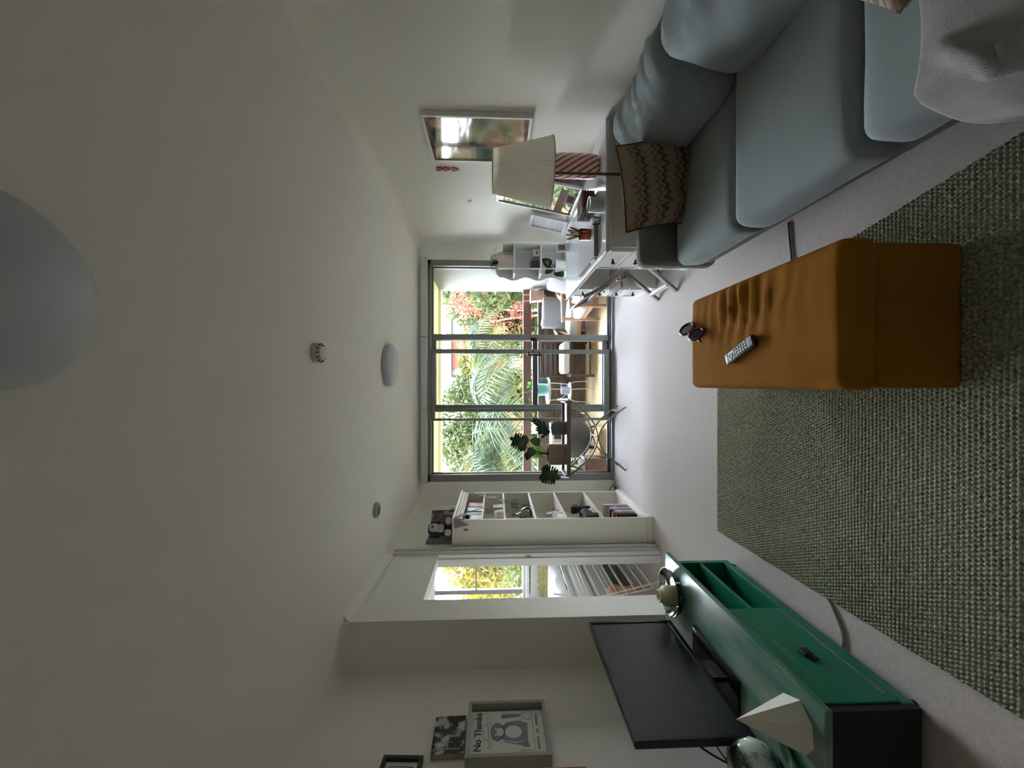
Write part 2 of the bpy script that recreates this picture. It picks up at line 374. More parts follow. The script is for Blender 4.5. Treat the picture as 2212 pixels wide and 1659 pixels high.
MB().lathe([(0, 0), (0.052, 0), (0.053, -0.018), (0.047, -0.03), (0.036, -0.036), (0.034, -0.042), (0.026, -0.046), (0, -0.046)], 36).build('body', plain('detector_plastic', (206, 202, 190), 0.35), t, smooth=35)
g = MB()
for k in range(12):
    a = k * math.pi / 6
    g.obox((0.045 * math.cos(a), 0.045 * math.sin(a), -0.031), (0.012, 0.006, 0.012), (0, 0, a))
g.build('vent_slots', plain('detector_slot', (96, 92, 84), 0.5), t)
t = thing('ceiling_sensor', 'small grey round sensor on the ceiling near the bookshelf', 'sensor', (-0.985, 3.06, CZ))
MB().lathe([(0, 0), (0.058, 0), (0.058, -0.022), (0.05, -0.028), (0, -0.028)], 32).build('body', plain('sensor_grey', (150, 150, 148), 0.5), t, smooth=35)
MB().lathe([(0, -0.028), (0.03, -0.028), (0.026, -0.036), (0, -0.036)], 24).build('cap', plain('sensor_cap', (118, 120, 120), 0.5), t, smooth=35)

# ------------------------------------------------------------------ rug (woven loops are real relief)
def rug():
    x0, x1, y0, y1 = -0.945, 0.64, 0.35, 2.475
    NX, NY = 440, 590; vs_ = []; 
    for j in range(NY + 1):
        y = y0 + (y1 - y0) * j / NY
        for i in range(NX + 1):
            xa = -0.962 + (2.475 - y) * 0.027; xb = 0.415 + (2.475 - y) * 0.19
            x = xa + (xb - xa) * i / NX
            u = (x - x0) / 0.0145; row = int((y - y0) / 0.0145); v = (y - y0) / 0.0145 - row
            if row % 2: u += 0.5
            u -= math.floor(u)
            h = (math.sin(math.pi * u) * math.sin(math.pi * v)) ** 0.75 * 0.0085
            ripple = 0.0035 * math.exp(-((y - 1.55 - 0.38 * (x + 0.3)) / 0.06) ** 2)
            e = min(x - xa, xb - x, y - y0, y1 - y)
            if e < 1e-6: z = 0.001
            else: z = 0.006 + h + ripple
            vs_.append((x, y, z))
    fs = [(j * (NX + 1) + i, j * (NX + 1) + i + 1, (j + 1) * (NX + 1) + i + 1, (j + 1) * (NX + 1) + i) for j in range(NY) for i in range(NX)]
    me = bpy.data.meshes.new('rug'); me.from_pydata(vs_, [], fs); me.shade_smooth()
    o = bpy.data.objects.new('rug', me); COL.objects.link(o)
    m = mat('olive_grey_woven_wool', (172, 174, 150), 0.9, spec=0.15, var=(90, (112, 114, 96), 0.85, 0.15))
    me.materials.append(m)
    return tag(o, 'olive grey rug of woven loops under the ottoman', 'rug')
rug()

# cords on the carpet
def cord(name, label, pts, r, m):
    return tag(MB().tube(spline(pts), r, 8).build(name, m, smooth=60), label, 'cable')
cord('floor_cable', 'thin grey cable from under the sofa towards the ottoman', [(0.80, 1.86, 0.006), (0.70, 1.85, 0.006), (0.60, 1.84, 0.006), (0.47, 1.86, 0.006), (0.36, 1.90, 0.006)], 0.005, plain('grey_cable', (110, 110, 112), 0.5))
cord('floor_cable', 'pale cable crossing the carpet between rug and green cabinet', [(-1.10, 1.56, 0.005), (-1.04, 1.56, 0.006), (-0.97, 1.60, 0.007), (-0.93, 1.64, 0.004)], 0.006, plain('pale_cord', (170, 164, 160), 0.6))
cord('wall_cable', 'dark loop of cable in the corner beside the bookshelf foot', [(-1.25, 4.62, 0.004), (-1.235, 4.60, 0.06), (-1.27, 4.58, 0.10), (-1.31, 4.60, 0.06), (-1.27, 4.63, 0.01), (-1.22, 4.66, 0.05)], 0.004, plain('dark_cable', (70, 66, 60), 0.5))

# ------------------------------------------------------------------ sofa
sofa = thing('sofa', 'low blue grey fabric sofa along the right wall', 'sofa', (0, 0, 0))
SX0, SX1 = 0.70, 1.67
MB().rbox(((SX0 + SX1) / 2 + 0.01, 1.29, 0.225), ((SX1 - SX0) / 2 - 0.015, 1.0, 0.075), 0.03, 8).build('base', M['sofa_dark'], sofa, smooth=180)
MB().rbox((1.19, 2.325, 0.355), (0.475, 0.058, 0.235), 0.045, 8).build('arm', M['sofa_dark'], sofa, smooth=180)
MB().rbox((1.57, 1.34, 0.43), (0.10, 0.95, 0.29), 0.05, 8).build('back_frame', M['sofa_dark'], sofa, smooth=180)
def seatfn(seed):
    def f(x, y, z):
        n = mnoise.noise(Vector((x * 1.7 + seed, y * 1.7, z))) * 0.012
        sag = -0.006 * (1 - x * x) * (1 - y * y) if z > 0 else 0
        return (n * 0.3 if abs(x) < 1 else n * 0.5, 0, n * 0.5 + sag)
    return f
for k, (ya, yb, dz, dx) in enumerate(((1.685, 2.268, 0.0, 0.01), (1.085, 1.69, 0.012, 0.0), (0.42, 1.09, 0.018, 0.0))):
    MB().rbox((1.10 + dx, (ya + yb) / 2, 0.302 + dz), (0.415, (yb - ya) / 2 - 0.002, 0.088), 0.055, 12, crown=0.018, fn=seatfn(k * 3.1)).build('seat_cushion', M['sofa'], sofa, smooth=180)
def backfn(seed):
    def f(x, y, z):
        w = math.sin((y * 9 + z * 5 + seed) + 2 * mnoise.noise(Vector((y * 2, z * 2, seed)))) * 0.004
        top = max(0.0, z - 0.35)
        wr = -abs(math.sin(y * 15 + seed + 3 * mnoise.noise(Vector((y * 3, seed, z * 2))))) * 0.034 * top * max(0, 1 - abs(y) ** 6)
        bulge = 0.05 * (1 - y * y) * (1 - z * z) * (-1 if x < 0 else 0.15)
        lean = 0.09 * (z + 1) / 2
        n = mnoise.noise(Vector((y * 1.5, z * 1.5, seed))) * 0.02
        return (bulge + lean + w + n * 0.4, 0, wr + n)
    return f
for k, (ya, yb) in enumerate(((1.63, 2.27), (0.92, 1.645), (0.30, 0.925))):
    MB().rbox((1.40, (ya + yb) / 2, 0.575), (0.115, (yb - ya) / 2 - 0.003, 0.205), 0.095, 18, fn=backfn(k * 2.7 + 1)).build('back_cushion', M['sofa'], sofa, smooth=180)
for lx in (0.98, 1.6):
    for ly in (0.5, 2.15):
        MB().lathe([(0, 0), (0.018, 0), (0.025, 0.15), (0, 0.15)], 14, (lx, ly, 0)).build('leg', M['wood_dark'], sofa, smooth=40)

# chevron pillow
def chevron_mat():
    m = bpy.data.materials.new('flame_stitch_fabric'); m.use_nodes = True; n = m.node_tree; b = n.nodes['Principled BSDF']; b.inputs['Roughness'].default_value = 0.9
    t = n.nodes.new('ShaderNodeTexCoord'); s = n.nodes.new('ShaderNodeSeparateXYZ'); n.links.new(t.outputs['Object'], s.inputs[0])
    def mth(op, a, bb=None):
        q = n.nodes.new('ShaderNodeMath'); q.operation = op
        for i, vv in enumerate((a, bb)):
            if vv is None: continue
            if isinstance(vv, (int, float)): q.inputs[i].default_value = vv
            else: n.links.new(vv, q.inputs[i])
        return q.outputs[0]
    nz = n.nodes.new('ShaderNodeTexNoise'); nz.inputs['Scale'].default_value = 9; n.links.new(t.outputs['Object'], nz.inputs['Vector'])
    zig = mth('PINGPONG', mth('MULTIPLY', s.outputs['X'], 26.0), 0.5)
    big = mth('PINGPONG', mth('MULTIPLY', s.outputs['X'], 5.2), 0.5)
    val = mth('ADD', mth('MULTIPLY', s.outputs['Y'], 8.5), mth('ADD', mth('MULTIPLY', zig, 0.42), mth('ADD', mth('MULTIPLY', big, 0.5), mth('MULTIPLY', nz.outputs['Fac'], 0.6))))
    fr_ = mth('FRACT', val)
    r_ = n.nodes.new('ShaderNodeValToRGB'); r_.color_ramp.interpolation = 'CONSTANT'
    cols = [(0, (150, 136, 114)), (0.3, (118, 96, 76)), (0.42, (78, 58, 48)), (0.52, (146, 130, 108)), (0.72, (120, 96, 80)), (0.85, (156, 144, 124))]
    e = r_.color_ramp.elements; e[0].position, e[0].color = cols[0][0], (*lin(cols[0][1]), 1); e[1].position, e[1].color = cols[1][0], (*lin(cols[1][1]), 1)
    for p_, c_ in cols[2:]:
        q = e.new(p_); q.color = (*lin(c_), 1)
    n.links.new(fr_, r_.inputs[0]); n.links.new(r_.outputs[0], b.inputs['Base Color'])
    return m
M['chevron'] = chevron_mat()
def pillow_mesh(w, h, t, n=20, pinch=0.07, wob=0.0):
    b = MB()
    for sgn in (1, -1):
        def fn(u, v):
            x, y = u * 2 - 1, v * 2 - 1
            px_ = x * (1 - pinch * (1 - y * y) * abs(x) ** 2) ; py_ = y * (1 - pinch * (1 - x * x) * abs(y) ** 2)
            z = sgn * t * (max(0, (1 - x ** 2)) * max(0, (1 - y ** 2))) ** 0.42
            z += wob * mnoise.noise(Vector((x * 1.6, y * 1.6, sgn))) * (1 - x * x) * (1 - y * y)
            return (px_ * w / 2, py_ * h / 2, z)
        b.grid(n, n, fn)
    return b
def piping(w, h, pinch=0.07, n=20):
    pts = []
    def P(x, y): return (x * (1 - pinch * (1 - y * y) * abs(x) ** 2) * w / 2, y * (1 - pinch * (1 - x * x) * abs(y) ** 2) * h / 2, 0)
    for k in range(n): pts.append(P(-1 + 2 * k / n, -1))
    for k in range(n): pts.append(P(1, -1 + 2 * k / n))
    for k in range(n): pts.append(P(1 - 2 * k / n, 1))
    for k in range(n): pts.append(P(-1, 1 - 2 * k / n))
    return pts
from mathutils import Euler
t = thing('throw_pillow', 'square pillow in brown zigzag fabric against the sofa arm', 'pillow', (1.09, 2.12, 0.575), rot=(R(104), R(-9), R(-6)))
pm_ = pillow_mesh(0.45, 0.42, 0.075, wob=0.05)
def skew(p):
    k = (1 + p[0] / 0.225) / 2 * (1 - p[1] / 0.21) / 2; k2 = (1 - p[0] / 0.225) / 2 * (1 - p[1] / 0.21) / 2
    return (p[0] + 0.065 * k + 0.02 * k2, p[1] - 0.02 * k, p[2] + 0.06 * k)
pm_.v = [skew(p) for p in pm_.v]
po = pm_.build('cover', M['chevron'], t, smooth=180)
MB().tube([skew(p) for p in piping(0.45, 0.42)], 0.006, 6, closed=True).build('piping', plain('brown_piping', (84, 68, 52), 0.8), t, smooth=180)
t = thing('throw_pillow', 'corner of a shaggy brown and cream cushion at the frame edge beside the blanket', 'pillow', (1.085, 0.855, 0.50), rot=(R(12), R(-10), R(40)))
pillow_mesh(0.31, 0.31, 0.085).build('cover', M['chevron'], t, smooth=180)

# fluffy blanket over the near end of the sofa
def blanket():
    m = mat('fleece_blanket', (196, 192, 190), 0.95, spec=0.1, var=(14, (168, 164, 162), 0.7), bump=(480, 0.9), sheen=0.5)
    def fn(u, v):
        y = 0.16 + (0.70 + 0.03 * u) * v - 0.10 * u * (1 - v) + 0.015 * math.sin(u * 9)
        s = u * 0.96
        # path: over the seat, then down the sofa front
        top = 1.36 - 0.70 + 0.10 * (1 - v)
        if s < top: x = 1.36 - s; z = 0.428
        else: x = 1.36 - top - 0.03 * math.sin(min(1, (s - top) / 0.25) * math.pi / 2); z = 0.428 - (s - top)
        z = max(z, 0.03)
        f = 0.022 * math.sin(u * 6 + v * 11 + 2.5 * mnoise.noise(Vector((u * 2, v * 2, 3)))) + 0.03 * mnoise.noise(Vector((u * 4, v * 4, 1)))
        edge = min(1, min(v, 1 - v) * 8)
        for (ua, va, ub, vb, am, wd) in ((0.3, 0.55, 1.0, 0.78, 0.045, 0.02), (0.5, 0.86, 0.72, 0.45, 0.04, 0.018), (0.45, 0.25, 0.95, 0.52, 0.045, 0.022), (0.62, 0.95, 0.8, 0.7, 0.03, 0.016)):
            L2 = (ub - ua) ** 2 + (vb - va) ** 2; tt = max(0, min(1, ((u - ua) * (ub - ua) + (v - va) * (vb - va)) / L2))
            dd = math.hypot(u - ua - tt * (ub - ua), v - va - tt * (vb - va)); f += am * math.exp(-(dd / wd) ** 2) * math.sin(math.pi * (0.1 + 0.8 * tt))
        k = max(0, f + 0.012) * (0.4 + 0.6 * edge)
        return (x - (k if s >= top else 0) - 0.012, y, z + (k if s < top else 0) + 0.012)
    o = MB().grid(130, 96, fn).build('blanket', m, smooth=180, solid=0.022)
    return tag(o, 'pale fluffy blanket draped over the near end of the sofa', 'blanket')
blanket()

# ------------------------------------------------------------------ ottoman
t = thing('ottoman', 'long mustard velvet ottoman on the rug', 'ottoman', (0.215, 1.585, 0.012))
def otto_fn(x, y, z):
    o = [0, 0, 0]
    if z > 0.9:
        # gathered folds on the window half of the cover
        w = math.exp(-((y - 0.10) / 0.55) ** 2) * max(0.0, min(1.0, (x + 0.35) / 0.8)) * (1 - abs(x) ** 10)
        ph = y * 21 + x * 1.6 + 1.2 * mnoise.noise(Vector((x * 1.5, y * 3, 0)))
        o[2] += (abs(math.sin(ph * 0.9)) ** 9) * 0.017 * w
        o[2] += mnoise.noise(Vector((x * 2, y * 3, 5))) * 0.004
    return o
MB().rbox((0, 0, 0.335), (0.235, 0.465, 0.06), 0.035, 46, fn=otto_fn).build('top_cover', M['mustard'], t, smooth=180)
MB().rbox((0, 0, 0.142), (0.226, 0.452, 0.142), 0.02, 8, fn=lambda x, y, z: (0.004 * math.sin(y * 9) if abs(x) > 0.9 else 0, 0.004 * math.sin(x * 7) if abs(y) > 0.9 else 0, 0)).build('base', M['mustard'], t, smooth=180)

# remote control
t = thing('remote_control', 'silver grey remote control lying on the ottoman', 'remote', (0.140, 1.600, 0.41), rot=(0, 0, R(22)))
MB().rbox((0, 0, 0.011), (0.024, 0.093, 0.010), 0.007, 6).build('body', plain('silver_plastic', (120, 124, 128), 0.4, metal=0.3), t, smooth=180)
MB().rbox((0, -0.091, 0.010), (0.024, 0.012, 0.0105), 0.007, 4).build('end_cap', M['black'], t, smooth=180)
bt = M['black']
for r_ in range(9):
    if r_ in (6, 7): continue
    for c_ in range(3):
        MB().box(-0.0185 + c_ * 0.0135, -0.0085 + c_ * 0.0135, -0.062 + r_ * 0.0165, -0.051 + r_ * 0.0165, 0.020, 0.0225).build('button', bt, t)
MB().lathe([(0.006, 0.020), (0.006, 0.0225), (0.0155, 0.0225), (0.0155, 0.020)], 20, (0, 0.052, 0)).build('navigation_ring', bt, t)

# sunglasses
t = thing('sunglasses', 'burgundy sunglasses resting on the far corner of the ottoman', 'sunglasses', (0.30, 1.955, 0.412), rot=(R(-48), 0, R(68))); t.scale = (1.45, 1.45, 1.45)
mg = plain('burgundy_acetate', (84, 16, 34), 0.15, coat=0.6); ml = plain('smoked_lens', (18, 12, 14), 0.08, coat=0.5)
def oval(cx, rx, ry, n=26): return [(cx + rx * math.cos(2 * math.pi * k / n), 0.0, 0.028 + ry * math.sin(2 * math.pi * k / n)) for k in range(n)]
for cx in (-0.036, 0.036):
    MB().tube(oval(cx, 0.031, 0.026), 0.0055, 8, closed=True).build('rim', mg, t, smooth=180)
    MB().add([(cx, 0, 0.028)] + oval(cx, 0.029, 0.024), [(0, k + 1, (k + 1) % 26 + 1) for k in range(26)]).build('lens', ml, t, solid=0.002)
    s_ = -1 if cx < 0 else 1
    MB().tube(spline([(cx + s_ * 0.031, 0, 0.04), (cx + s_ * 0.034, 0.012, 0.04), (cx * 0.2, 0.022 + 0.006 * s_, 0.036), (-cx * 0.7, 0.024 + 0.006 * s_, 0.028)]), 0.004, 8).build('temple', mg, t, smooth=180)
MB().tube([(-0.008, 0, 0.036), (0, -0.002, 0.04), (0.008, 0, 0.036)], 0.0045, 8).build('bridge', plain('pale_burgundy', (176, 100, 120), 0.2), t, smooth=180)

# ------------------------------------------------------------------ green television cabinet
t = thing('television_cabinet', 'low green distressed painted cabinet under the television', 'cabinet', (0, 0, 0))
CX0, CX1, CY0, CY1, CT = -1.62, -1.085, 1.235, 2.33, 0.377
MB().box(CX0, -1.072, 1.222, 2.425, CT - 0.028, CT).build('top', M['green_top'], t, bevel=0.004)
gb = CT - 0.028
MB().box(CX0, CX1, CY0, CY0 + 0.025, 0.03, gb).build('side_panel', M['softblack'], t, bevel=0.002)  # near side of the green cabinet: black colour stands in for its shade
MB().box(CX0, CX1, CY1 - 0.03, CY1, 0.03, gb).build('side_panel', M['green'], t, bevel=0.002)
MB().box(CX0, CX0 + 0.012, CY0, CY1, 0.03, gb).build('back_panel', M['green_dark'], t)
MB().box(CX0, CX1, CY0 + 0.025, CY1 - 0.03, 0.03, 0.07).build('bottom_board', M['green'], t, bevel=0.002)
MB().box(CX0 + 0.012, CX1, 1.79, 1.825, 0.07, gb).build('divider', M['green'], t, bevel=0.002)
MB().box(CX0 + 0.012, CX1 - 0.004, 1.825, CY1 - 0.03, 0.205, 0.222).build('shelf', M['green'], t, bevel=0.002)
dr = MB().box(CX1 - 0.02, CX1 + 0.004, CY0 + 0.03, 1.785, 0.078, gb - 0.006).build('drawer_front', M['green'], t, bevel=0.003)
MB().box(CX1 + 0.004, CX1 + 0.008, CY0 + 0.06, 1.75, 0.092, 0.101).build('groove_highlight', plain('groove_highlight', (120, 130, 116), 0.6, var=(20, (40, 100, 80), 0.7)), dr)  # pale strip paints the highlight line along the drawer groove
MB().rbox((CX1 + 0.012, 1.50, 0.215), (0.007, 0.022, 0.02), 0.006, 4).obox((CX1 + 0.013, 1.47, 0.208), (0.006, 0.03, 0.02), (R(20), 0, 0)).build('pull_tab', plain('black_leather', (12, 12, 12), 0.7), dr, smooth=40)
for lx in (CX0 + 0.05, CX1 - 0.03):
    for ly in (CY0 + 0.05, CY1 - 0.03):
        MB().lathe([(0, 0), (0.016, 0), (0.02, 0.03), (0, 0.03)], 14, (lx, ly, 0)).build('foot', M['softblack'], t, smooth=40)

# television
t = thing('television', 'black flat television standing on the green cabinet', 'television', (-1.39, 1.855, CT + 0.001))
MB().box(-0.032, 0.0, -0.375, 0.375, 0.055, 0.535).build('housing', M['black'], t, bevel=0.005)
bz = MB().box(0, 0.005, -0.375, 0.375, 0.055, 0.075).box(0, 0.005, -0.375, 0.375, 0.523, 0.535).box(0, 0.005, -0.375, -0.363, 0.075, 0.523).box(0, 0.005, 0.363, 0.375, 0.075, 0.523)
bz.build('bezel', plain('gloss_black_bezel', (12, 12, 13), 0.2), t)
MB().box(-0.002, 0.001, -0.363, 0.363, 0.075, 0.523).build('screen', plain('dark_screen', (12, 12, 13), 0.3, spec=0.6), t)
MB().box(-0.075, -0.032, -0.25, 0.25, 0.14, 0.40).build('rear_housing', M['softblack'], t, bevel=0.01)
MB().rbox((0.0, 0.0, 0.007), (0.085, 0.20, 0.007), 0.005, 6).build('stand_base', plain('gloss_black_base', (10, 10, 11), 0.15), t, smooth=180)
MB().box(-0.03, -0.005, -0.06, 0.06, 0.012, 0.12).build('stand_neck', M['black'], t, bevel=0.004)
cb = thing('television_cable', 'black cable looping down behind the near edge of the television', 'cable')
MB().tube(spline([(-1.46, 1.56, 0.66), (-1.48, 1.50, 0.58), (-1.49, 1.46, 0.50), (-1.50, 1.47, 0.44), (-1.52, 1.52, 0.40), (-1.56, 1.56, 0.385)]), 0.004, 8).build('lead', M['black'], cb, smooth=180)
MB().tube(spline([(-1.47, 1.55, 0.56), (-1.50, 1.49, 0.53), (-1.53, 1.50, 0.47), (-1.56, 1.54, 0.39), (-1.63, 1.52, 0.34)]), 0.003, 8).build('lead', M['black'], cb, smooth=180)

# glass dish and candle holder
t = thing('glass_dish', 'round clear glass dish under the cream candle holder', 'dish', (-1.245, 2.275, CT + 0.001))
MB().lathe([(0, 0.0), (0.07, 0.0), (0.10, 0.008), (0.125, 0.03), (0.135, 0.045), (0.130, 0.046), (0.118, 0.032), (0.095, 0.014), (0.07, 0.007), (0, 0.007)], 48).build('bowl', M['clear'], t, smooth=60)
MB().tube([(0.133 * math.cos(2 * math.pi * k / 48), 0.133 * math.sin(2 * math.pi * k / 48), 0.046) for k in range(48)], 0.003, 6, closed=True).build('rim', M['clear'], t, smooth=180)
g = MB()
for k in range(20):
    a = 2 * math.pi * k / 20
    g.rbox((0.11 * math.cos(a), 0.11 * math.sin(a), 0.017), (0.008, 0.008, 0.006), 0.005, 1)
g.build('cut_pattern', M['clear'], t, smooth=60)
t = thing('candle_holder', 'cream stoneware candle holder with a narrow neck on the glass dish', 'candle holder', (-1.245, 2.235, CT + 0.009))
mc = plain('cream_stoneware', (206, 200, 160), 0.7, var=(40, (182, 172, 128), 0.6))
MB().lathe([(0, 0), (0.05, 0), (0.055, 0.006), (0.056, 0.07), (0.053, 0.084), (0.042, 0.092), (0.036, 0.097), (0.036, 0.112), (0.030, 0.115), (0.026, 0.112), (0.026, 0.09), (0, 0.088)], 40).build('body', mc, t, smooth=45)
MB().lathe([(0, 0.089), (0.0255, 0.089), (0.0255, 0.093), (0, 0.094)], 24).build('candle', plain('pale_wax', (216, 208, 168), 0.5), t)
# paper pyramid
bs = [(-1.118, 1.325), (-1.155, 1.405), (-1.275, 1.40), (-1.29, 1.30), (-1.235, 1.265), (-1.16, 1.272)]
c0 = CT + 0.001
tag(MB().add([(x, y, c0) for x, y in bs] + [(-1.195, 1.345, 0.598)], [(k, (k + 1) % 6, 6) for k in range(6)] + [(5, 4, 3, 2, 1, 0)]).build('paper_pyramid', mat('ivory_card', (226, 222, 210), 0.7)), 'ivory paper pyramid at the near end of the green cabinet', 'ornament')
# mottled vase and leaf dish
t = thing('ceramic_vase', 'rounded vase with white and green mottled glaze beside the television', 'vase', (-1.475, 1.44, CT + 0.001))
mm = mat('mottled_glaze', (196, 208, 198), 0.12, coat=0.6, var=(16, (28, 62, 52), 1.0, 0.06))
MB().lathe([(0, 0), (0.05, 0), (0.085, 0.03), (0.10, 0.08), (0.094, 0.125), (0.07, 0.158), (0.04, 0.172), (0.03, 0.176), (0.026, 0.172), (0, 0.168)], 44).build('body', mm, t, smooth=60)
t = thing('leaf_dish', 'small green glazed leaf dish beside the mottled vase', 'dish', (-1.335, 1.375, CT + 0.001), rotz=R(40))
def ld(u, v):
    a = u * 2 * math.pi; r_ = v; x = 0.06 * r_ * math.cos(a); y = 0.024 * r_ * math.sin(a) * (1 - 0.35 * math.cos(a))
    return (x, y, 0.004 + 0.016 * r_ ** 2)
MB().grid(28, 6, ld).build('bowl', mat('green_leaf_glaze', (112, 150, 134), 0.15, coat=0.5, var=(22, (30, 70, 60), 0.8)), t, smooth=180, solid=0.006)

# ------------------------------------------------------------------ frames on the television wall
WXF = XT
def bar_frame(t, y0, y1, z0, z1, x0, x1, w, m, name='frame'):
    return MB().box(x0, x1, y0, y1, z0, z0 + w).box(x0, x1, y0, y1, z1 - w, z1).box(x0, x1, y0, y0 + w, z0 + w, z1 - w).box(x0, x1, y1 - w, y1, z0 + w, z1 - w).build(name, m, t, bevel=0.002)
t = thing('shadow_box_frame', 'grey box frame holding a print of a cat in a cowboy hat', 'picture frame', (XT, 1.965, 1.395))
# local: x out of wall, y along wall, z up
bar_frame(t, -0.16, 0.16, -0.205, 0.205, 0.001, 0.062, 0.018, plain('grey_box_frame', (170, 168, 158), 0.6))
MB().box(0.001, 0.006, -0.142, 0.142, -0.187, 0.187).build('backing', plain('backing_shadow_tone', (60, 60, 58), 0.7), t)  # dark strip left beyond the print paints the far bar's inner shadow
pp = MB().box(0.006, 0.010, -0.142, 0.122, -0.187, 0.187).build('print', plain('print_paper', (216, 218, 208), 0.7), t)
pp.location.x = 0.024
pr_rot = (R(90), 0, R(90))
ink = plain('grey_ink', (138, 143, 147), 0.8); ink2 = plain('dark_ink', (92, 94, 96), 0.8)
text_mesh('lettering', 'No Thanks', 0.0485, ink2, pp, (0.0108, 0.004, 0.148), pr_rot, bold=0.0009)
def flat(name, pts, m, x=0.0106):
    b_ = MB(); n = len(pts); b_.add([(x, p[0], p[1]) for p in pts], [tuple(range(n))]); return b_.build(name, m, pp, solid=0.0006)
def ell(cx, cz, rx, rz, n=24, a0=0, a1=360): return [(cx + rx * math.cos(R(a0 + (a1 - a0) * k / n)), cz + rz * math.sin(R(a0 + (a1 - a0) * k / n))) for k in range(n)]
flat('cat_body', [(-0.055, -0.10), (0.045, -0.105), (0.06, -0.06), (0.052, 0.0), (0.03, 0.03), (-0.045, 0.03), (-0.058, -0.04)], ink)
flat('cat_belly', ell(-0.005, -0.03, 0.036, 0.042), plain('print_paper_patch', (212, 214, 204), 0.7), 0.0112)
flat('cat_head', ell(-0.002, 0.052, 0.052, 0.034), ink)
flat('cat_muzzle', ell(-0.004, 0.037, 0.024, 0.018), plain('print_paper_face', (214, 216, 206), 0.7), 0.0112)
flat('cat_tail', [(-0.055, -0.10), (-0.085, -0.11), (-0.09, -0.09), (-0.07, -0.05), (-0.05, 0.02), (-0.056, 0.02), (-0.07, -0.03)], ink)
flat('cat_arm', [(0.075, 0.03), (0.10, 0.03), (0.10, -0.07), (0.085, -0.07), (0.08, -0.02)], ink)
for ex in (-0.018, 0.014): flat('cat_eye', ell(ex, 0.058, 0.006, 0.006, 12), plain('print_eye', (230, 232, 226), 0.7), 0.0116)
def outline(name, pts, r_=0.0009): return MB().tube([(0.0108, a, b) for a, b in pts], r_, 4).build(name, ink2, pp)
outline('hat_brim', [(-0.09, 0.085), (-0.07, 0.078), (0.0, 0.083), (0.07, 0.092), (0.085, 0.105), (0.06, 0.106), (0.0, 0.096), (-0.06, 0.09), (-0.09, 0.10), (-0.09, 0.085)])
outline('hat_crown', [(-0.045, 0.095), (-0.045, 0.118), (-0.02, 0.128), (0.0, 0.12), (0.02, 0.13), (0.04, 0.118), (0.04, 0.098)])
outline('caption_rule', [(-0.13, -0.132), (0.11, -0.132)]); outline('mug_outline', [(-0.135, -0.06), (-0.105, -0.06), (-0.105, -0.12), (-0.135, -0.12), (-0.135, -0.06)])
outline('boot_outline', [(0.075, -0.08), (0.11, -0.08), (0.115, -0.12), (0.06, -0.12), (0.075, -0.08)])
cp_n = 0
for k, (a, b) in enumerate(((-0.125, -0.118), (-0.10, -0.03), (-0.015, 0.012), (0.03, 0.10))):
    q = a
    while q < b - 0.004: MB().box(0.0104, 0.0112, q, min(q + 0.006, b), -0.158, -0.146).build('caption_mark', ink, pp); q += 0.0085

t = thing('canvas_photo', 'black and white photo canvas of figures above the cat print', 'canvas', (XT, 1.965, 1.69), rot=(R(1), 0, 0))
mcv = mat('grey_photo_print', (24, 24, 26), 0.6, var=(20, (205, 196, 182), 0.95, 0.06, 0.54))
MB().box(0.001, 0.03, -0.105, 0.105, -0.078, 0.078).build('stretcher', plain('canvas_edge', (150, 148, 142), 0.8), t)
MB().box(0.03, 0.032, -0.105, 0.105, -0.078, 0.078).build('photo', mcv, t)
MB().box(0.032, 0.033, -0.085, -0.079, -0.06, 0.06).box(0.032, 0.033, -0.085, -0.03, -0.002, 0.004).box(0.032, 0.033, -0.05, -0.046, -0.02, 0.06).build('fence_bars', plain('pale_print', (170, 168, 162), 0.7), t)
MB().box(0.032, 0.033, 0.03, 0.09, 0.02, 0.03).box(0.032, 0.033, 0.03, 0.09, 0.045, 0.053).build('sky_bars', plain('pale_print_b', (180, 178, 172), 0.7), t)
t = thing('dark_picture_frame', 'black frame with white mount cut off by the frame edge', 'picture frame', (XT, 1.74, 1.90), rot=(R(-3), 0, 0))
bar_frame(t, -0.125, 0.125, -0.095, 0.095, 0.001, 0.03, 0.018, plain('charcoal_frame', (30, 32, 34), 0.5))
MB().box(0.002, 0.012, -0.11, 0.11, -0.08, 0.08).build('mount', M['paper'], t)
bar_frame(t, -0.085, 0.085, -0.055, 0.055, 0.012, 0.014, 0.004, ink2, 'mount_line')
MB().box(0.012, 0.0135, -0.07, 0.07, -0.04, 0.04).build('print', plain('grey_engraving', (150, 150, 142), 0.7, var=(40, (80, 80, 76), 0.7)), t)
t = thing('orange_picture_frame', 'orange edged canvas at the frame edge below the cat print', 'canvas', (XT, 1.655, 1.11))
MB().box(0.001, 0.03, -0.12, 0.12, -0.072, 0.072).build('edge', plain('orange_canvas', (186, 82, 46), 0.7), t, bevel=0.002)
MB().box(0.03, 0.032, -0.115, 0.115, -0.067, 0.067).build('print', plain('orange_print', (196, 104, 60), 0.7, var=(12, (150, 66, 40), 0.6)), t)

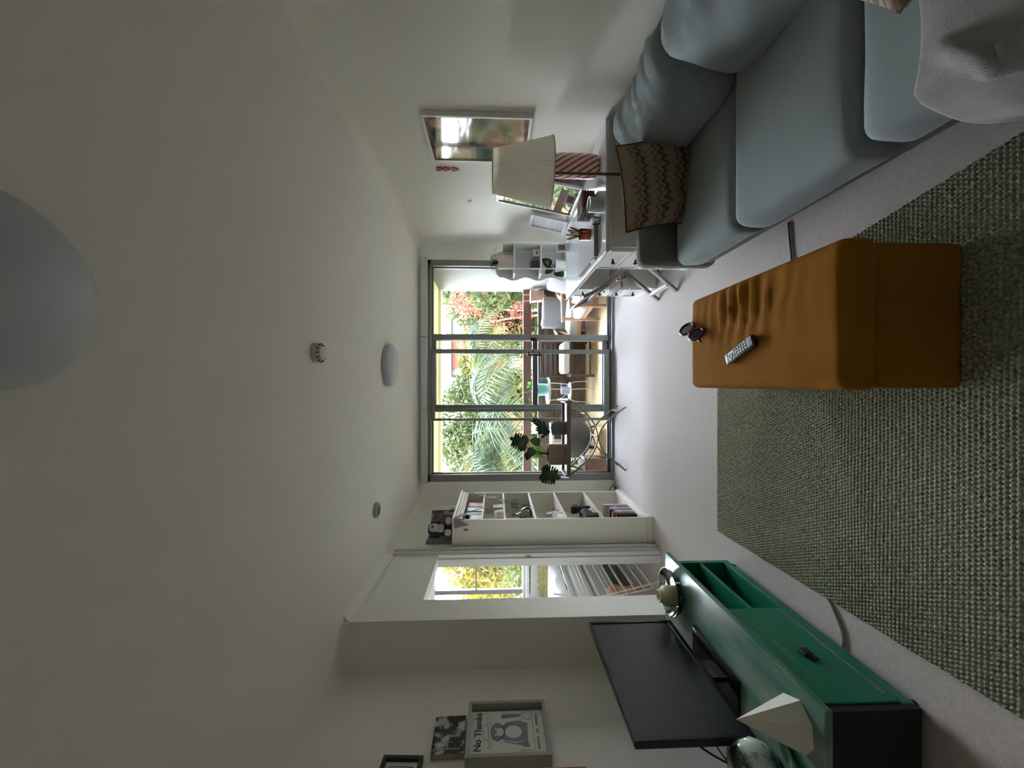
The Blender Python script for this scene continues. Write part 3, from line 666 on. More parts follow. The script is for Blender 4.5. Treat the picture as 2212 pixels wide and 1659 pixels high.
# ------------------------------------------------------------------ bookshelf
BX0, BX1, BY0, BY1 = XL + 0.006, -1.238, 3.535, 4.42
t = thing('bookshelf', 'tall white open bookshelf against the left wall', 'bookshelf')
MS = mat('cream_white_shelf_paint', (222, 219, 206), 0.5)
MB().box(BX0, BX1, BY0, BY0 + 0.022, 0, 1.83).build('side_panel', MS, t, bevel=0.003)
MB().box(BX0, BX1, BY1 - 0.022, BY1, 0, 1.83).build('side_panel', MS, t, bevel=0.003)
MB().box(BX0, BX0 + 0.008, BY0 + 0.022, BY1 - 0.022, 0.05, 1.8).build('back_panel', MS, t)
SHZ = (1.595, 1.385, 1.097, 0.808, 0.465)
for z in SHZ: MB().box(BX0 + 0.008, BX1 - 0.004, BY0 + 0.022, BY1 - 0.022, z - 0.018, z).build('shelf', MS, t, bevel=0.002)
MB().box(BX0 + 0.008, BX1, BY0 + 0.022, BY1 - 0.022, 0.062, 0.082).build('bottom_shelf', MS, t)
MB().box(BX0, BX1 + 0.02, BY0 - 0.012, BY1 + 0.03, 1.83, 1.855).box(BX0, BX1 + 0.006, BY0 - 0.005, BY1 + 0.01, 1.80, 1.83).build('cornice', MS, t, bevel=0.004)
for k in range(4): MB().box(BX1 - 0.004, BX1 + 0.004 + k * 0.004, BY0 + 0.022, BY1 - 0.022, 1.765 + k * 0.016, 1.777 + k * 0.016).build('cornice_moulding', MS, t, bevel=0.002)
MB().box(BX0, BX1 + 0.012, BY0 - 0.012, BY1 + 0.04, 0, 0.055).box(BX0, BX1 + 0.006, BY0 - 0.006, BY1 + 0.03, 0.055, 0.075).build('plinth', MS, t, bevel=0.004)
MB().box(BX1 - 0.10, BX1 - 0.08, BY0 - 0.004, BY0, 1.71, 1.75).build('sticker', plain('grey_sticker', (112, 110, 106), 0.7), t)

def book(name, label, y, th, h, d, z, rgb, tilt=0.0, group='books on the lowest shelf'):
    t = thing(name, label, 'book', (BX1 - 0.03, y, z), rot=(R(tilt), 0, 0), group=group)
    m = plain('book_cover_%d_%d_%d' % rgb, rgb, 0.5)
    MB().box(-d, 0, -th / 2, -th / 2 + 0.003, 0, h).box(-d, 0, th / 2 - 0.003, th / 2, 0, h).box(-0.003, 0.001, -th / 2, th / 2, 0, h).build('cover', m, t, bevel=0.001)
    MB().box(-d + 0.004, -0.003, -th / 2 + 0.003, th / 2 - 0.003, 0.004, h - 0.004).build('pages', M['paper'], t)
    MB().box(0.001, 0.0018, -th * 0.3, th * 0.3, h * 0.62, h * 0.85).build('spine_label', plain('spine_%d' % rgb[0], tuple(min(255, c + 60) for c in rgb), 0.6), t)
    return t
bk = [('black', (30, 26, 26), 0.20, 0.046), ('orange brown', (168, 92, 64), 0.225, 0.04), ('pale lilac', (176, 166, 182), 0.19, 0.036), ('navy blue', (42, 46, 84), 0.235, 0.04), ('light grey', (176, 174, 170), 0.22, 0.03), ('teal', (38, 116, 98), 0.205, 0.045), ('magenta', (150, 40, 116), 0.20, 0.04), ('cream', (210, 204, 188), 0.25, 0.03)]
y = 3.72
for nm, c, h, th in bk:
    book('book', nm + ' book standing on the lowest bookshelf shelf', y + th / 2, th, h, 0.15, 0.083, c); y += th + 0.002
# second shelf: speaker, black bag, white boxes
t = thing('portable_speaker', 'black fabric cylinder speaker standing on the bookshelf', 'speaker', (BX1 - 0.09, 4.05, 0.466))
MB().lathe([(0, 0), (0.034, 0), (0.04, 0.008), (0.041, 0.19), (0.035, 0.2), (0, 0.2)], 32).build('body', mat('speaker_mesh', (20, 21, 22), 0.8, bump=(900, 0.6)), t, smooth=50)
MB().lathe([(0.036, 0.2), (0.03, 0.203), (0, 0.203)], 24).build('top_ring', M['black'], t)
MB().tube(spline([(0.03, 0, 0.19), (0.05, 0.01, 0.17), (0.05, 0.012, 0.13)]), 0.004, 6).build('carry_loop', M['black'], t, smooth=180)
t = thing('camera_bag', 'soft black bag on the shelf beside the cylinder speaker', 'bag', (BX1 - 0.11, 3.79, 0.466))
MB().rbox((0, 0, 0.07), (0.085, 0.14, 0.07), 0.04, 8, fn=lambda x, y, z: (0, 0, 0.02 * mnoise.noise(Vector((x * 2, y * 3, z))))).build('pouch', M['softblack'], t, smooth=180)
MB().tube(spline([(0.02, -0.12, 0.1), (0.05, -0.04, 0.165), (0.05, 0.06, 0.165), (0.02, 0.13, 0.1)]), 0.008, 6).build('strap', M['black'], t, smooth=180)
for k, (yy, zz, w) in enumerate(((3.86, 0.466, 0.05), (3.80, 0.466, 0.055))):
    q = thing('small_box', ('small white carton in front of the black bag, nearer the speaker', 'small white carton in front of the black bag, nearer the doorway')[k], 'box', (BX1 - 0.014, yy - 0.03, zz))
    MB().box(-0.012, 0.0, -w / 2, w / 2, 0, 0.06 - 0.015 * k).build('carton', M['paper'], q, bevel=0.001)
    MB().box(0.0, 0.0008, -w * 0.3, w * 0.3, 0.015, 0.03).build('print_mark', ink2, q)
# third shelf
t = thing('small_photo_frame', 'little brown photo frame on the middle bookshelf shelf', 'photo frame', (BX1 - 0.08, 3.98, 0.809), rot=(0, R(-10), 0))
bar_frame(t, -0.055, 0.055, 0, 0.13, -0.008, 0.004, 0.014, M['wood_dark']); MB().box(-0.006, 0.0, -0.045, 0.045, 0.012, 0.12).build('photo', mat('tiny_photo', (120, 80, 66), 0.5, var=(40, (214, 190, 170), 0.8)), t)
t = thing('white_mug', 'white mug on the middle bookshelf shelf', 'mug', (BX1 - 0.06, 3.80, 0.809))
MB().lathe([(0, 0), (0.032, 0), (0.036, 0.004), (0.037, 0.09), (0.034, 0.09), (0.032, 0.008), (0, 0.008)], 28).build('cup', M['white'], t, smooth=40)
MB().tube(spline([(0.036, 0.0, 0.07), (0.06, 0, 0.06), (0.06, 0, 0.035), (0.036, 0, 0.02)]), 0.005, 8).build('handle', M['white'], t, smooth=180)
t = thing('white_tealight_box', 'low white box next to the mug on the bookshelf', 'box', (BX1 - 0.06, 3.66, 0.809))
MB().box(-0.05, 0.05, -0.05, 0.05, 0, 0.035).build('base', M['paper'], t, bevel=0.002); MB().box(-0.052, 0.052, -0.052, 0.052, 0.035, 0.055).build('lid', M['white'], t, bevel=0.002)
# fourth shelf: glassware
def tumbler(y, h, r, x, lab, stem=False):
    t = thing('drinking_glass', lab, 'glass', (BX1 - x, y, 1.098), group='glassware on the bookshelf')
    if stem: MB().lathe([(0, 0), (r * 0.8, 0), (r * 0.7, 0.004), (0.004, 0.008), (0.004, h * 0.45), (r * 0.7, h * 0.55), (r, h * 0.75), (r * 0.85, h), (r * 0.82, h), (r * 0.95, h * 0.75), (0, h * 0.52)], 28).build('bowl', M['clear'], t, smooth=50)
    else: MB().lathe([(0, 0), (r * 0.85, 0), (r, h), (r * 0.94, h), (r * 0.8, 0.008), (0, 0.008)], 28).build('bowl', M['clear'], t, smooth=40)
tumbler(4.27, 0.20, 0.034, 0.07, 'stemmed wine glass farthest along the glass shelf', True)
tumbler(4.17, 0.19, 0.034, 0.07, 'stemmed wine glass second from the window on the glass shelf', True)
tumbler(4.07, 0.10, 0.034, 0.07, 'short clear tumbler between wine glasses and decanter')
tumbler(3.66, 0.09, 0.033, 0.05, 'short clear tumbler nearest the doorway on the glass shelf')
tumbler(3.74, 0.12, 0.03, 0.08, 'tall clear tumbler beside the decanter')
t = thing('decanter', 'round glass decanter with a stopper on the glass shelf', 'decanter', (BX1 - 0.085, 3.90, 1.098))
MB().lathe([(0, 0), (0.05, 0), (0.078, 0.03), (0.078, 0.07), (0.05, 0.11), (0.018, 0.13), (0.016, 0.18), (0.022, 0.19), (0.018, 0.19), (0.012, 0.18), (0.014, 0.13), (0.045, 0.105), (0.072, 0.07), (0.072, 0.03), (0.045, 0.006), (0, 0.006)], 36).build('body', M['clear'], t, smooth=60)
MB().lathe([(0, 0.19), (0.012, 0.19), (0.016, 0.21), (0.01, 0.23), (0, 0.232)], 20).build('stopper', M['clear'], t, smooth=60)
# fifth shelf
def stack_book(y, z, th, rgb, nm, yl=0.16):
    t = thing('book', nm, 'book', (BX1 - 0.085, y, z), group='books lying on the upper shelves')
    MB().box(-0.07, 0.07, -yl / 2, yl / 2, 0, 0.004).box(-0.07, 0.07, -yl / 2, yl / 2, th - 0.004, th).box(0.066, 0.07, -yl / 2, yl / 2, 0, th).build('cover', plain('lying_%d_%d' % (rgb[0], rgb[1]), rgb, 0.6), t, bevel=0.001)
    MB().box(-0.066, 0.066, -yl / 2 + 0.004, yl / 2 - 0.004, 0.004, th - 0.004).build('pages', M['paper'], t)
stack_book(3.70, 1.386, 0.05, (124, 58, 44), 'brown red book lying at the bottom of the upper shelf pile')
stack_book(3.70, 1.4365, 0.035, (150, 74, 56), 'rust red book lying on top of the upper shelf pile', 0.14)
t = thing('label_card', 'black and white label card leaning on the upper bookshelf shelf', 'card', (BX1 - 0.02, 3.84, 1.386), rot=(0, R(-8), 0))
MB().box(-0.004, 0, -0.055, 0.055, 0, 0.09).build('card', plain('black_card', (30, 30, 30), 0.6), t)
c_ = MB()
for k in range(5): c_.box(0, 0.001, -0.045 + k * 0.019, -0.033 + k * 0.019, 0.02, 0.07)
c_.build('white_print', M['paper'], t)
t = thing('trinket_box', 'cream card with a gold mark on the upper bookshelf shelf', 'box', (BX1 - 0.06, 4.02, 1.386))
MB().box(-0.03, 0.03, -0.05, 0.05, 0, 0.10).build('body', plain('cream_card', (198, 190, 172), 0.6), t, bevel=0.002); MB().lathe([(0, 0), (0.014, 0), (0.014, 0.002), (0, 0.002)], 16).build('gold_mark', plain('gold_foil', (206, 176, 110), 0.3, metal=0.8), t, loc=(0.03, 0.01, 0.07), rot=(0, R(90), 0))
# sixth shelf
def tin(name, label, y, w, h, rgb, other, cat='tin'):
    t = thing(name, label, cat, (BX1 - 0.07, y, 1.596))
    MB().box(-0.05, 0.05, -w / 2, w / 2, 0, h).build('body', mat(name + '_print', rgb, 0.4, var=(30, other, 0.9, 0.1)), t, bevel=0.004)
    MB().box(-0.052, 0.052, -w / 2 - 0.002, w / 2 + 0.002, h, h + 0.012).build('lid', plain(name + '_lid', tuple(int(c * 0.6) for c in rgb), 0.4), t, bevel=0.003)
tin('floral_box', 'red and pink floral box on the top bookshelf shelf', 4.05, 0.13, 0.13, (150, 60, 58), (226, 180, 168))
tin('blue_tin', 'pale blue and white tin on the top bookshelf shelf', 3.90, 0.12, 0.135, (150, 172, 180), (222, 230, 230))
tin('white_carton', 'white carton on the top bookshelf shelf nearest the doorway', 3.66, 0.13, 0.10, (210, 210, 204), (190, 190, 186), 'carton')
tin('dark_tin', 'dark green tin at the near end of the top bookshelf shelf', 3.60 + 0.17, 0.09, 0.14, (54, 58, 54), (40, 44, 40))

# bunting
t = thing('bunting', 'grey and lilac triangle bunting draped across the bookshelf front', 'bunting')
path = spline([(BX1 + 0.03, 4.43, 1.80), (BX1 + 0.03, 4.30, 1.72), (BX1 + 0.035, 4.12, 1.58), (BX1 + 0.035, 4.0, 1.42), (BX1 + 0.035, 3.9, 1.40), (BX1 + 0.035, 3.78, 1.56), (BX1 + 0.03, 3.66, 1.72), (BX1 + 0.03, 3.55, 1.81), (BX1 + 0.02, 3.515, 1.835), (BX1 - 0.06, 3.512, 1.83)], 8)
MB().tube(path, 0.003, 6).build('string', plain('bunting_string', (150, 146, 146), 0.8), t, smooth=180)
fl = [plain('bunting_grey', (158, 158, 160), 0.9), plain('bunting_lilac', (136, 122, 134), 0.9), plain('bunting_white', (206, 204, 204), 0.9)]
for k, i in enumerate(range(4, len(path) - 8, 6)):
    a, b = path[i], path[min(i + 4, len(path) - 1)]
    c = (a + b) / 2 + Vector((0.012, 0.0, -0.10))
    MB().add([a, b, c, (a + b + c) / 3 + Vector((0.006, 0, 0))], [(0, 1, 3), (1, 2, 3), (2, 0, 3)]).build('flag', fl[k % 3], t, solid=0.0015)
MB().add([(BX1 + 0.01, 3.518, 1.835), (BX1 - 0.07, 3.518, 1.835), (BX1 - 0.04, 3.519, 1.70), (BX1 - 0.03, 3.512, 1.79)], [(0, 1, 3), (1, 2, 3), (2, 0, 3)]).build('flag', fl[1], t, solid=0.0015)

# on top of the bookshelf
TZ = 1.856
def canvas(label, loc, rz, w, h, m, lean=8):
    t = thing('photo_canvas', label, 'canvas', loc, rot=(0, R(-lean), R(rz)))
    MB().box(-0.03, 0, -w / 2, w / 2, 0, h).build('stretcher', plain('canvas_side', (140, 138, 134), 0.8), t, bevel=0.002)
    MB().box(0, 0.002, -w / 2, w / 2, 0, h).build('photo', m, t)
    return t
mph = mat('collage_print', (70, 70, 72), 0.6, var=(18, (160, 158, 156), 0.9, 0.08))
cv = canvas('grey photo collage canvas on top of the bookshelf behind the toys', (BX0 + 0.075, 3.86, TZ), -55, 0.30, 0.25, mph, 4)
g = MB()
for k in range(3):
    for j in range(3):
        g.box(0.002, 0.003, -0.13 + k * 0.09, -0.055 + k * 0.09, 0.02 + j * 0.075, 0.08 + j * 0.075)
g.build('photo_tiles', mat('collage_tiles', (48, 48, 50), 0.5, var=(30, (120, 118, 116), 0.8)), cv)
canvas('second grey canvas leaning behind the black and white toy', (BX0 + 0.03, 3.69, TZ), 0, 0.19, 0.25, mat('second_canvas_print', (120, 118, 116), 0.6, var=(9, (88, 86, 86), 0.8)), 4)
# plush toy dog: black back, white muzzle and paws
def plush(name, label, loc, rz, body, face, paw, s=1.0, furry=True):
    t = thing(name, label, 'soft toy', loc, rotz=R(rz))
    mb_ = mat(name + '_body', body, 0.95, bump=(220, 0.8), sheen=0.3); mf = mat(name + '_face', face, 0.95, bump=(220, 0.8), sheen=0.3); mp_ = mat(name + '_paw', paw, 0.95, bump=(220, 0.8))
    b_ = MB().rbox((0, 0, 0.075 * s), (0.055 * s, 0.06 * s, 0.075 * s), 0.052 * s, 6).rbox((0.02 * s, 0, 0.175 * s), (0.055 * s, 0.06 * s, 0.055 * s), 0.05 * s, 6)
    b_.rbox((0.055 * s, -0.05 * s, 0.035 * s), (0.06 * s, 0.028 * s, 0.028 * s), 0.024 * s, 4).rbox((0.055 * s, 0.05 * s, 0.035 * s), (0.06 * s, 0.028 * s, 0.028 * s), 0.024 * s, 4)
    b_.build('body', mb_, t, smooth=180)
    MB().rbox((0.072 * s, 0, 0.168 * s), (0.036 * s, 0.036 * s, 0.042 * s), 0.03 * s, 5).rbox((0.055 * s, 0, 0.11 * s), (0.024 * s, 0.036 * s, 0.035 * s), 0.022 * s, 5).build('white_face', mf, t, smooth=180)
    for q in (-1, 1):
        MB().rbox((0.112 * s, q * 0.052 * s, 0.034 * s), (0.026 * s, 0.028 * s, 0.03 * s), 0.024 * s, 4).build('paw', mp_, t, smooth=180)
        MB().rbox((0.01 * s, q * 0.064 * s, 0.165 * s), (0.022 * s, 0.012 * s, 0.045 * s), 0.011 * s, 4).build('ear', mb_, t, smooth=180)
        MB().rbox((0.066 * s, q * 0.032 * s, 0.195 * s), (0.006 * s, 0.006 * s, 0.006 * s), 0.0055 * s, 2).build('eye', M['black'], t, smooth=180)
    MB().rbox((0.108 * s, 0, 0.178 * s), (0.008 * s, 0.012 * s, 0.008 * s), 0.007 * s, 2).build('nose', M['black'], t, smooth=180)
plush('plush_dog', 'black and white plush dog sitting on the bookshelf edge', (BX0 + 0.115, 3.625, TZ), -55, (24, 24, 30), (196, 196, 188), (190, 184, 176))
plush('plush_bear', 'small dusty pink plush lying beside the plush dog', (BX0 + 0.19, 3.78, TZ), -30, (150, 112, 104), (178, 140, 132), (196, 182, 168), 0.55)

# ------------------------------------------------------------------ console tray table and plants
t = thing('console_table', 'wooden tray table on curved pale iron legs by the balcony door', 'console table', (-0.60, 4.42, 0))
MT = mat('worn_brown_tray', (112, 88, 70), 0.5, var=(10, (74, 54, 42), 0.8), stretch=(1, 10, 10))
MB().box(-0.43, 0.40, -0.15, 0.16, 0.632, 0.648).build('tray_base', MT, t)
for (a, b, c, d) in ((-0.43, 0.40, -0.165, -0.15), (-0.43, 0.40, 0.16, 0.175)): MB().box(a, b, c, d, 0.628, 0.675).build('tray_side', MT, t, bevel=0.003)
for xx in (-0.43, 0.40 - 0.015): MB().box(xx, xx + 0.015, -0.15, 0.16, 0.628, 0.69).build('tray_end', MT, t, bevel=0.003)
MB().beam((0.43, -0.15, 0.655), (0.415, 0.17, 0.715), 0.02, 0.014).build('tray_handle', M['white'], t); MB().beam((-0.44, -0.15, 0.648), (-0.475, 0.02, 0.70), 0.016, 0.012).build('tray_handle', M['white'], t)
for yy in (-0.13, 0.15):
    MB().tube(spline([(0.42, yy, 0.63), (0.33, yy, 0.52), (0.20, yy, 0.39), (0.06, yy, 0.325), (-0.06, yy, 0.325), (-0.20, yy, 0.39), (-0.33, yy, 0.52), (-0.43, yy, 0.64)]), 0.009, 8).build('upper_arc', M['iron'], t, smooth=180)
    MB().tube(spline([(0.34, yy, 0.004), (0.27, yy, 0.10), (0.17, yy, 0.22), (0.05, yy, 0.295), (-0.07, yy, 0.295), (-0.19, yy, 0.22), (-0.29, yy, 0.10), (-0.37, yy, 0.004)]), 0.009, 8).build('lower_arc', M['iron'], t, smooth=180)
for (xx, zz) in ((0.0, 0.315), (0.29, 0.07), (-0.31, 0.07), (-0.26, 0.445), (0.26, 0.445)): MB().tube([(xx, -0.13, zz), (xx, 0.15, zz)], 0.007, 8).build('cross_bar', M['iron'], t, smooth=180)

def pot(name, label, loc, r, h, m, taper=0.92, cat='pot'):
    t = thing(name, label, cat, loc)
    MB().lathe([(0, 0), (r * taper, 0), (r, h), (r * 0.92, h), (r * 0.88, h * 0.85), (0, h * 0.85)], 36).build('vessel', m, t, smooth=40)
    MB().lathe([(0, h * 0.86), (r * 0.88, h * 0.86), (r * 0.88, h * 0.87), (0, h * 0.88)], 24).build('soil', M['soil'], t)
    return t
TT = 0.649
pot('plant_pot', 'brown felt plant pot on the tray table', (-0.805, 4.40, TT), 0.118, 0.215, mat('brown_felt', (134, 112, 92), 0.9, var=(30, (118, 98, 80), 0.6), bump=(200, 0.3)), 1.0)
pot('plant_pot', 'dark grey ribbed plant pot on the tray table', (-0.505, 4.40, TT), 0.08, 0.17, mat('grey_ceramic', (84, 88, 92), 0.7, bump=(60, 0.2)), 0.95)

def mesh_leaf(parent, name, outline2d, loc, rot, size, m, cup=0.08):
    n = len(outline2d); c = (0.0, 0.45)
    v = [(p[0] * size, p[1] * size, -cup * size * (p[0] ** 2 * 2.0)) for p in outline2d] + [(0, c[1] * size, 0.0)]
    b_ = MB().add(v, [(k, (k + 1) % n, n) for k in range(n)])
    return b_.build(name, m, parent, loc=loc, rot=rot, solid=0.0015, smooth=180)
def monstera_outline():
    half = []; N = 5
    half += [(0.03, -0.02), (0.20, -0.10), (0.36, -0.05), (0.46, 0.08)]
    for k in range(N):
        a = 0.14 + 0.72 * k / N
        w = 0.50 * math.cos((a - 0.25) * 1.55) ** 0.8 + 0.02
        half += [(w, a), (w * 0.99, a + 0.085), (w * 0.26, a + 0.085), (w * 0.26, a + 0.13)]
    half += [(0.12, 0.93), (0.0, 1.02)]
    return half + [(-x, y) for x, y in half[-2::-1]]
MO = monstera_outline()
HEART = [(0.0, 0.0), (0.15, -0.06), (0.32, 0.0), (0.42, 0.16), (0.42, 0.36), (0.33, 0.6), (0.18, 0.83), (0, 1.0), (-0.18, 0.83), (-0.33, 0.6), (-0.42, 0.36), (-0.42, 0.16), (-0.32, 0.0), (-0.15, -0.06)]
t = thing('monstera_plant', 'monstera with split leaves in the brown felt pot', 'plant', (-0.805, 4.40, TT + 0.19))
# stems end at leaf bases (local coordinates)
LV = [((0.115, -0.02, 0.28), (R(75), R(20), R(-10)), 0.20, 'leaf_dark', MO), ((0.07, -0.03, 0.20), (R(80), R(-60), R(10)), 0.12, 'leaf_dark', HEART), ((0.02, -0.01, 0.25), (R(70), R(-80), R(0)), 0.10, 'leaf_dark', HEART),
      ((0.03, 0.03, 0.10), (R(85), R(-15), R(0)), 0.16, 'leaf_lime', HEART), ((0.13, 0.02, 0.12), (R(80), R(15), R(0)), 0.12, 'leaf_mid', HEART),
      ((-0.20, -0.05, 0.10), (R(98), R(195), R(0)), 0.21, 'leaf_dark', MO)]
for (p, r_, s_, m_, ol) in LV:
    MB().tube(bez((0.02 * p[0] / 0.2, 0, -0.01), (p[0] * 0.2, p[1], p[2] * 0.6), (p[0] * 0.6, p[1], p[2] * 1.0), p), 0.004, 6).build('stem', M['stem'], t, smooth=180)
    mesh_leaf(t, 'leaf', ol, p, r_, s_, M[m_])
for k in range(4):
    a = random.uniform(-1, 1)
    MB().tube(bez((0, 0, 0), (0.03 * a, 0, 0.06), (0.06 * a, 0.01, 0.09), (0.10 * a, 0.02, 0.07 + 0.03 * a)), 0.002, 5).build('aerial_root', M['stem'], t, smooth=180)
t = thing('zz_plant', 'glossy dark leaved plant in the dark grey pot', 'plant', (-0.505, 4.40, TT + 0.15))
OV = [(0, 0), (0.14, 0.18), (0.2, 0.42), (0.16, 0.7), (0, 1.0), (-0.16, 0.7), (-0.2, 0.42), (-0.14, 0.18)]
for (tip, n) in (((0.09, -0.02, 0.21), 9), ((-0.04, -0.02, 0.16), 8), ((0.02, 0.03, 0.17), 8), ((-0.085, 0.0, 0.11), 7)):
    pth = bez((0, 0, 0), (tip[0] * 0.2, 0, tip[2] * 0.4), (tip[0] * 0.6, tip[1], tip[2] * 0.8), tip, 20)
    MB().tube(pth, 0.003, 6).build('stem', M['leaf_dark'], t, smooth=180)
    for k in range(n):
        i = 7 + int(13 * k / n); s_ = 1 if k % 2 else -1
        mesh_leaf(t, 'leaf', OV, pth[i], (R(70), R(s_ * (55 - k * 4) + tip[0] * 200), R(8 * s_)), 0.075, M['leaf_dark'])

# ------------------------------------------------------------------ desk
t = thing('desk', 'white pedestal desk with drawers along the right wall', 'desk', (0, 0, 0))
MD = mat('white_desk_paint', (238, 238, 235), 0.4); MDT = mat('white_gloss_desktop', (222, 226, 232), 0.14, coat=0.4)
MB().box(0.838, 1.688, 2.42, 3.83, 0.737, 0.76).build('top', MDT, t, bevel=0.004)
MB().box(0.85, 1.68, 2.435, 3.815, 0.715, 0.737).build('apron', MD, t, bevel=0.003)
mk = plain('dark_bronze_knob', (44, 32, 26), 0.35, metal=0.6)
def pedestal(y0, y1):
    p = MB().box(0.885, 1.665, y0, y0 + 0.02, 0.0, 0.715).box(0.885, 1.665, y1 - 0.02, y1, 0.0, 0.715).box(1.645, 1.665, y0 + 0.02, y1 - 0.02, 0.0, 0.715).box(0.895, 1.645, y0 + 0.02, y1 - 0.02, 0.06, 0.075).build('pedestal', MD, t, bevel=0.002)
    MB().box(0.868, 1.672, y0 - 0.008, y1 + 0.008, 0.0, 0.045).box(0.876, 1.668, y0 - 0.004, y1 + 0.004, 0.045, 0.062).build('plinth', MD, p, bevel=0.003)
    for k in range(4):
        z0 = 0.075 + k * 0.16
        d = MB().box(0.872, 0.892, y0 + 0.024, y1 - 0.024, z0 + 0.006, z0 + 0.154).build('drawer', MD, t, bevel=0.002)
        MB().box(0.864, 0.872, y0 + 0.024, y1 - 0.024, z0 + 0.006, z0 + 0.022).box(0.864, 0.872, y0 + 0.024, y1 - 0.024, z0 + 0.138, z0 + 0.154).box(0.864, 0.872, y0 + 0.024, y0 + 0.042, z0 + 0.022, z0 + 0.138).box(0.864, 0.872, y1 - 0.042, y1 - 0.024, z0 + 0.022, z0 + 0.138).build('drawer_frame', MD, d, bevel=0.003)
        MB().lathe([(0, 0), (0.008, 0), (0.006, 0.012), (0.014, 0.02), (0.015, 0.026), (0.008, 0.031), (0, 0.032)], 18).build('knob', mk, d, loc=(0.872, (y0 + y1) / 2, z0 + 0.08), rot=(0, R(-90), 0), smooth=40)
pedestal(2.47, 2.90); pedestal(3.47, 3.80)
MB().box(1.60, 1.615, 2.90, 3.47, 0.18, 0.715).build('modesty_panel', MD, t)

# folding chair tucked at the desk
t = thing('folding_chair', 'whitewashed grey wooden folding chair tucked under the desk', 'chair', (0.9, 3.235, 0))
MW = M['wood_grey']
for yy in (-0.175, 0.175):
    MB().beam((-0.15, yy, 0.002), (0.21, yy, 0.44), 0.022, 0.042, up=(0, 1, 0)).build('rear_leg', MW, t, bevel=0.003)
    yo = yy * 1.16
    cv_ = spline([(0.30, yo, 0.01), (0.14, yo, 0.26), (-0.03, yo, 0.48), (-0.15, yo, 0.64), (-0.215, yo, 0.77)], 6)
    b_ = MB()
    for i in range(len(cv_) - 1): b_.beam(cv_[i], cv_[i + 1] + (cv_[i + 1] - cv_[i]) * 0.1, 0.024, 0.058, up=(0, 1, 0))
    b_.build('front_leg', MW, t)
    for k in (0.33, 0.52): MB().lathe([(0, -0.015), (0.008, -0.015), (0.008, 0.015), (0, 0.015)], 12).build('bolt', mk, t, loc=(0.30 - k * 0.72, yo, 0.01 + k * 0.98 - 0.03), rot=(R(90), 0, 0))
for k in range(6): MB().box(-0.12 + k * 0.058, -0.12 + k * 0.058 + 0.048, -0.16, 0.16, 0.435, 0.452).build('seat_slat', MW, t, bevel=0.002)
for (xx, zz, hh) in ((-0.205, 0.745, 0.06), (-0.155, 0.635, 0.035)): MB().obox((xx, 0, zz), (0.014, 0.42, hh), (0, R(-26), 0)).build('back_slat', MW, t, bevel=0.002)
MB().beam((-0.10, -0.17, 0.065), (-0.10, 0.17, 0.065), 0.02, 0.04).build('stretcher', M['white'], t)

# ------------------------------------------------------------------ things on the desk
DT = 0.761
t = thing('glass_vase', 'red and white striped glass vase on the desk behind the lamp', 'vase', (1.475, 2.60, DT))
def stripe_mat():
    m = bpy.data.materials.new('red_white_swirl_glass'); m.use_nodes = True; n = m.node_tree; b = n.nodes['Principled BSDF']; b.inputs['Roughness'].default_value = 0.08; b.inputs['Coat Weight'].default_value = 0.5
    tcn = n.nodes.new('ShaderNodeTexCoord'); s = n.nodes.new('ShaderNodeSeparateXYZ'); n.links.new(tcn.outputs['Object'], s.inputs[0])
    at = n.nodes.new('ShaderNodeMath'); at.operation = 'ARCTAN2'; n.links.new(s.outputs['Y'], at.inputs[0]); n.links.new(s.outputs['X'], at.inputs[1])
    m1 = n.nodes.new('ShaderNodeMath'); m1.operation = 'MULTIPLY'; m1.inputs[1].default_value = 13 / (2 * math.pi); n.links.new(at.outputs[0], m1.inputs[0])
    m2 = n.nodes.new('ShaderNodeMath'); m2.operation = 'MULTIPLY_ADD'; m2.inputs[1].default_value = 16.0; n.links.new(s.outputs['Z'], m2.inputs[0]); n.links.new(m1.outputs[0], m2.inputs[2])
    fq = n.nodes.new('ShaderNodeMath'); fq.operation = 'FRACT'; n.links.new(m2.outputs[0], fq.inputs[0])
    r_ = n.nodes.new('ShaderNodeValToRGB'); e = r_.color_ramp.elements; e[0].color = (*lin((170, 44, 40)), 1); e[0].position = 0.36; e[1].position = 0.42; e[1].color = (*lin((222, 200, 194)), 1)
    n.links.new(fq.outputs[0], r_.inputs[0]); n.links.new(r_.outputs[0], b.inputs['Base Color']); return m
MB().lathe([(0, 0), (0.058, 0), (0.074, 0.02), (0.080, 0.06), (0.080, 0.26), (0.070, 0.33), (0.062, 0.38), (0.056, 0.38), (0.064, 0.33), (0.074, 0.26), (0.074, 0.06), (0, 0.02)], 48).build('body', stripe_mat(), t, smooth=60)
t = thing('candle_glass', 'frosted glass candle jar at the near edge of the desk', 'candle', (1.17, 2.50, DT))
MB().lathe([(0, 0), (0.046, 0), (0.048, 0.01), (0.048, 0.09), (0.045, 0.09), (0.044, 0.014), (0, 0.014)], 32).build('jar', plain('frosted_glass', (186, 188, 186), 0.35, coat=0.4), t, smooth=40)
MB().lathe([(0, 0.014), (0.0435, 0.014), (0.0435, 0.07), (0, 0.07)], 24).build('wax', plain('grey_wax', (160, 160, 156), 0.6), t, smooth=40)
t = thing('shot_glass', 'small clear tealight glass beside the candle jar', 'candle', (1.09, 2.555, DT))
MB().lathe([(0, 0), (0.024, 0), (0.028, 0.045), (0.026, 0.045), (0.022, 0.006), (0, 0.006)], 24).build('cup', M['clear'], t, smooth=40)
t = thing('wicker_basket', 'dark brown woven basket behind the candle jar', 'basket', (1.27, 2.74, DT), rotz=R(12))
mw = mat('dark_wicker', (70, 48, 34), 0.7, var=(60, (110, 78, 54), 0.8), bump=(120, 0.8))
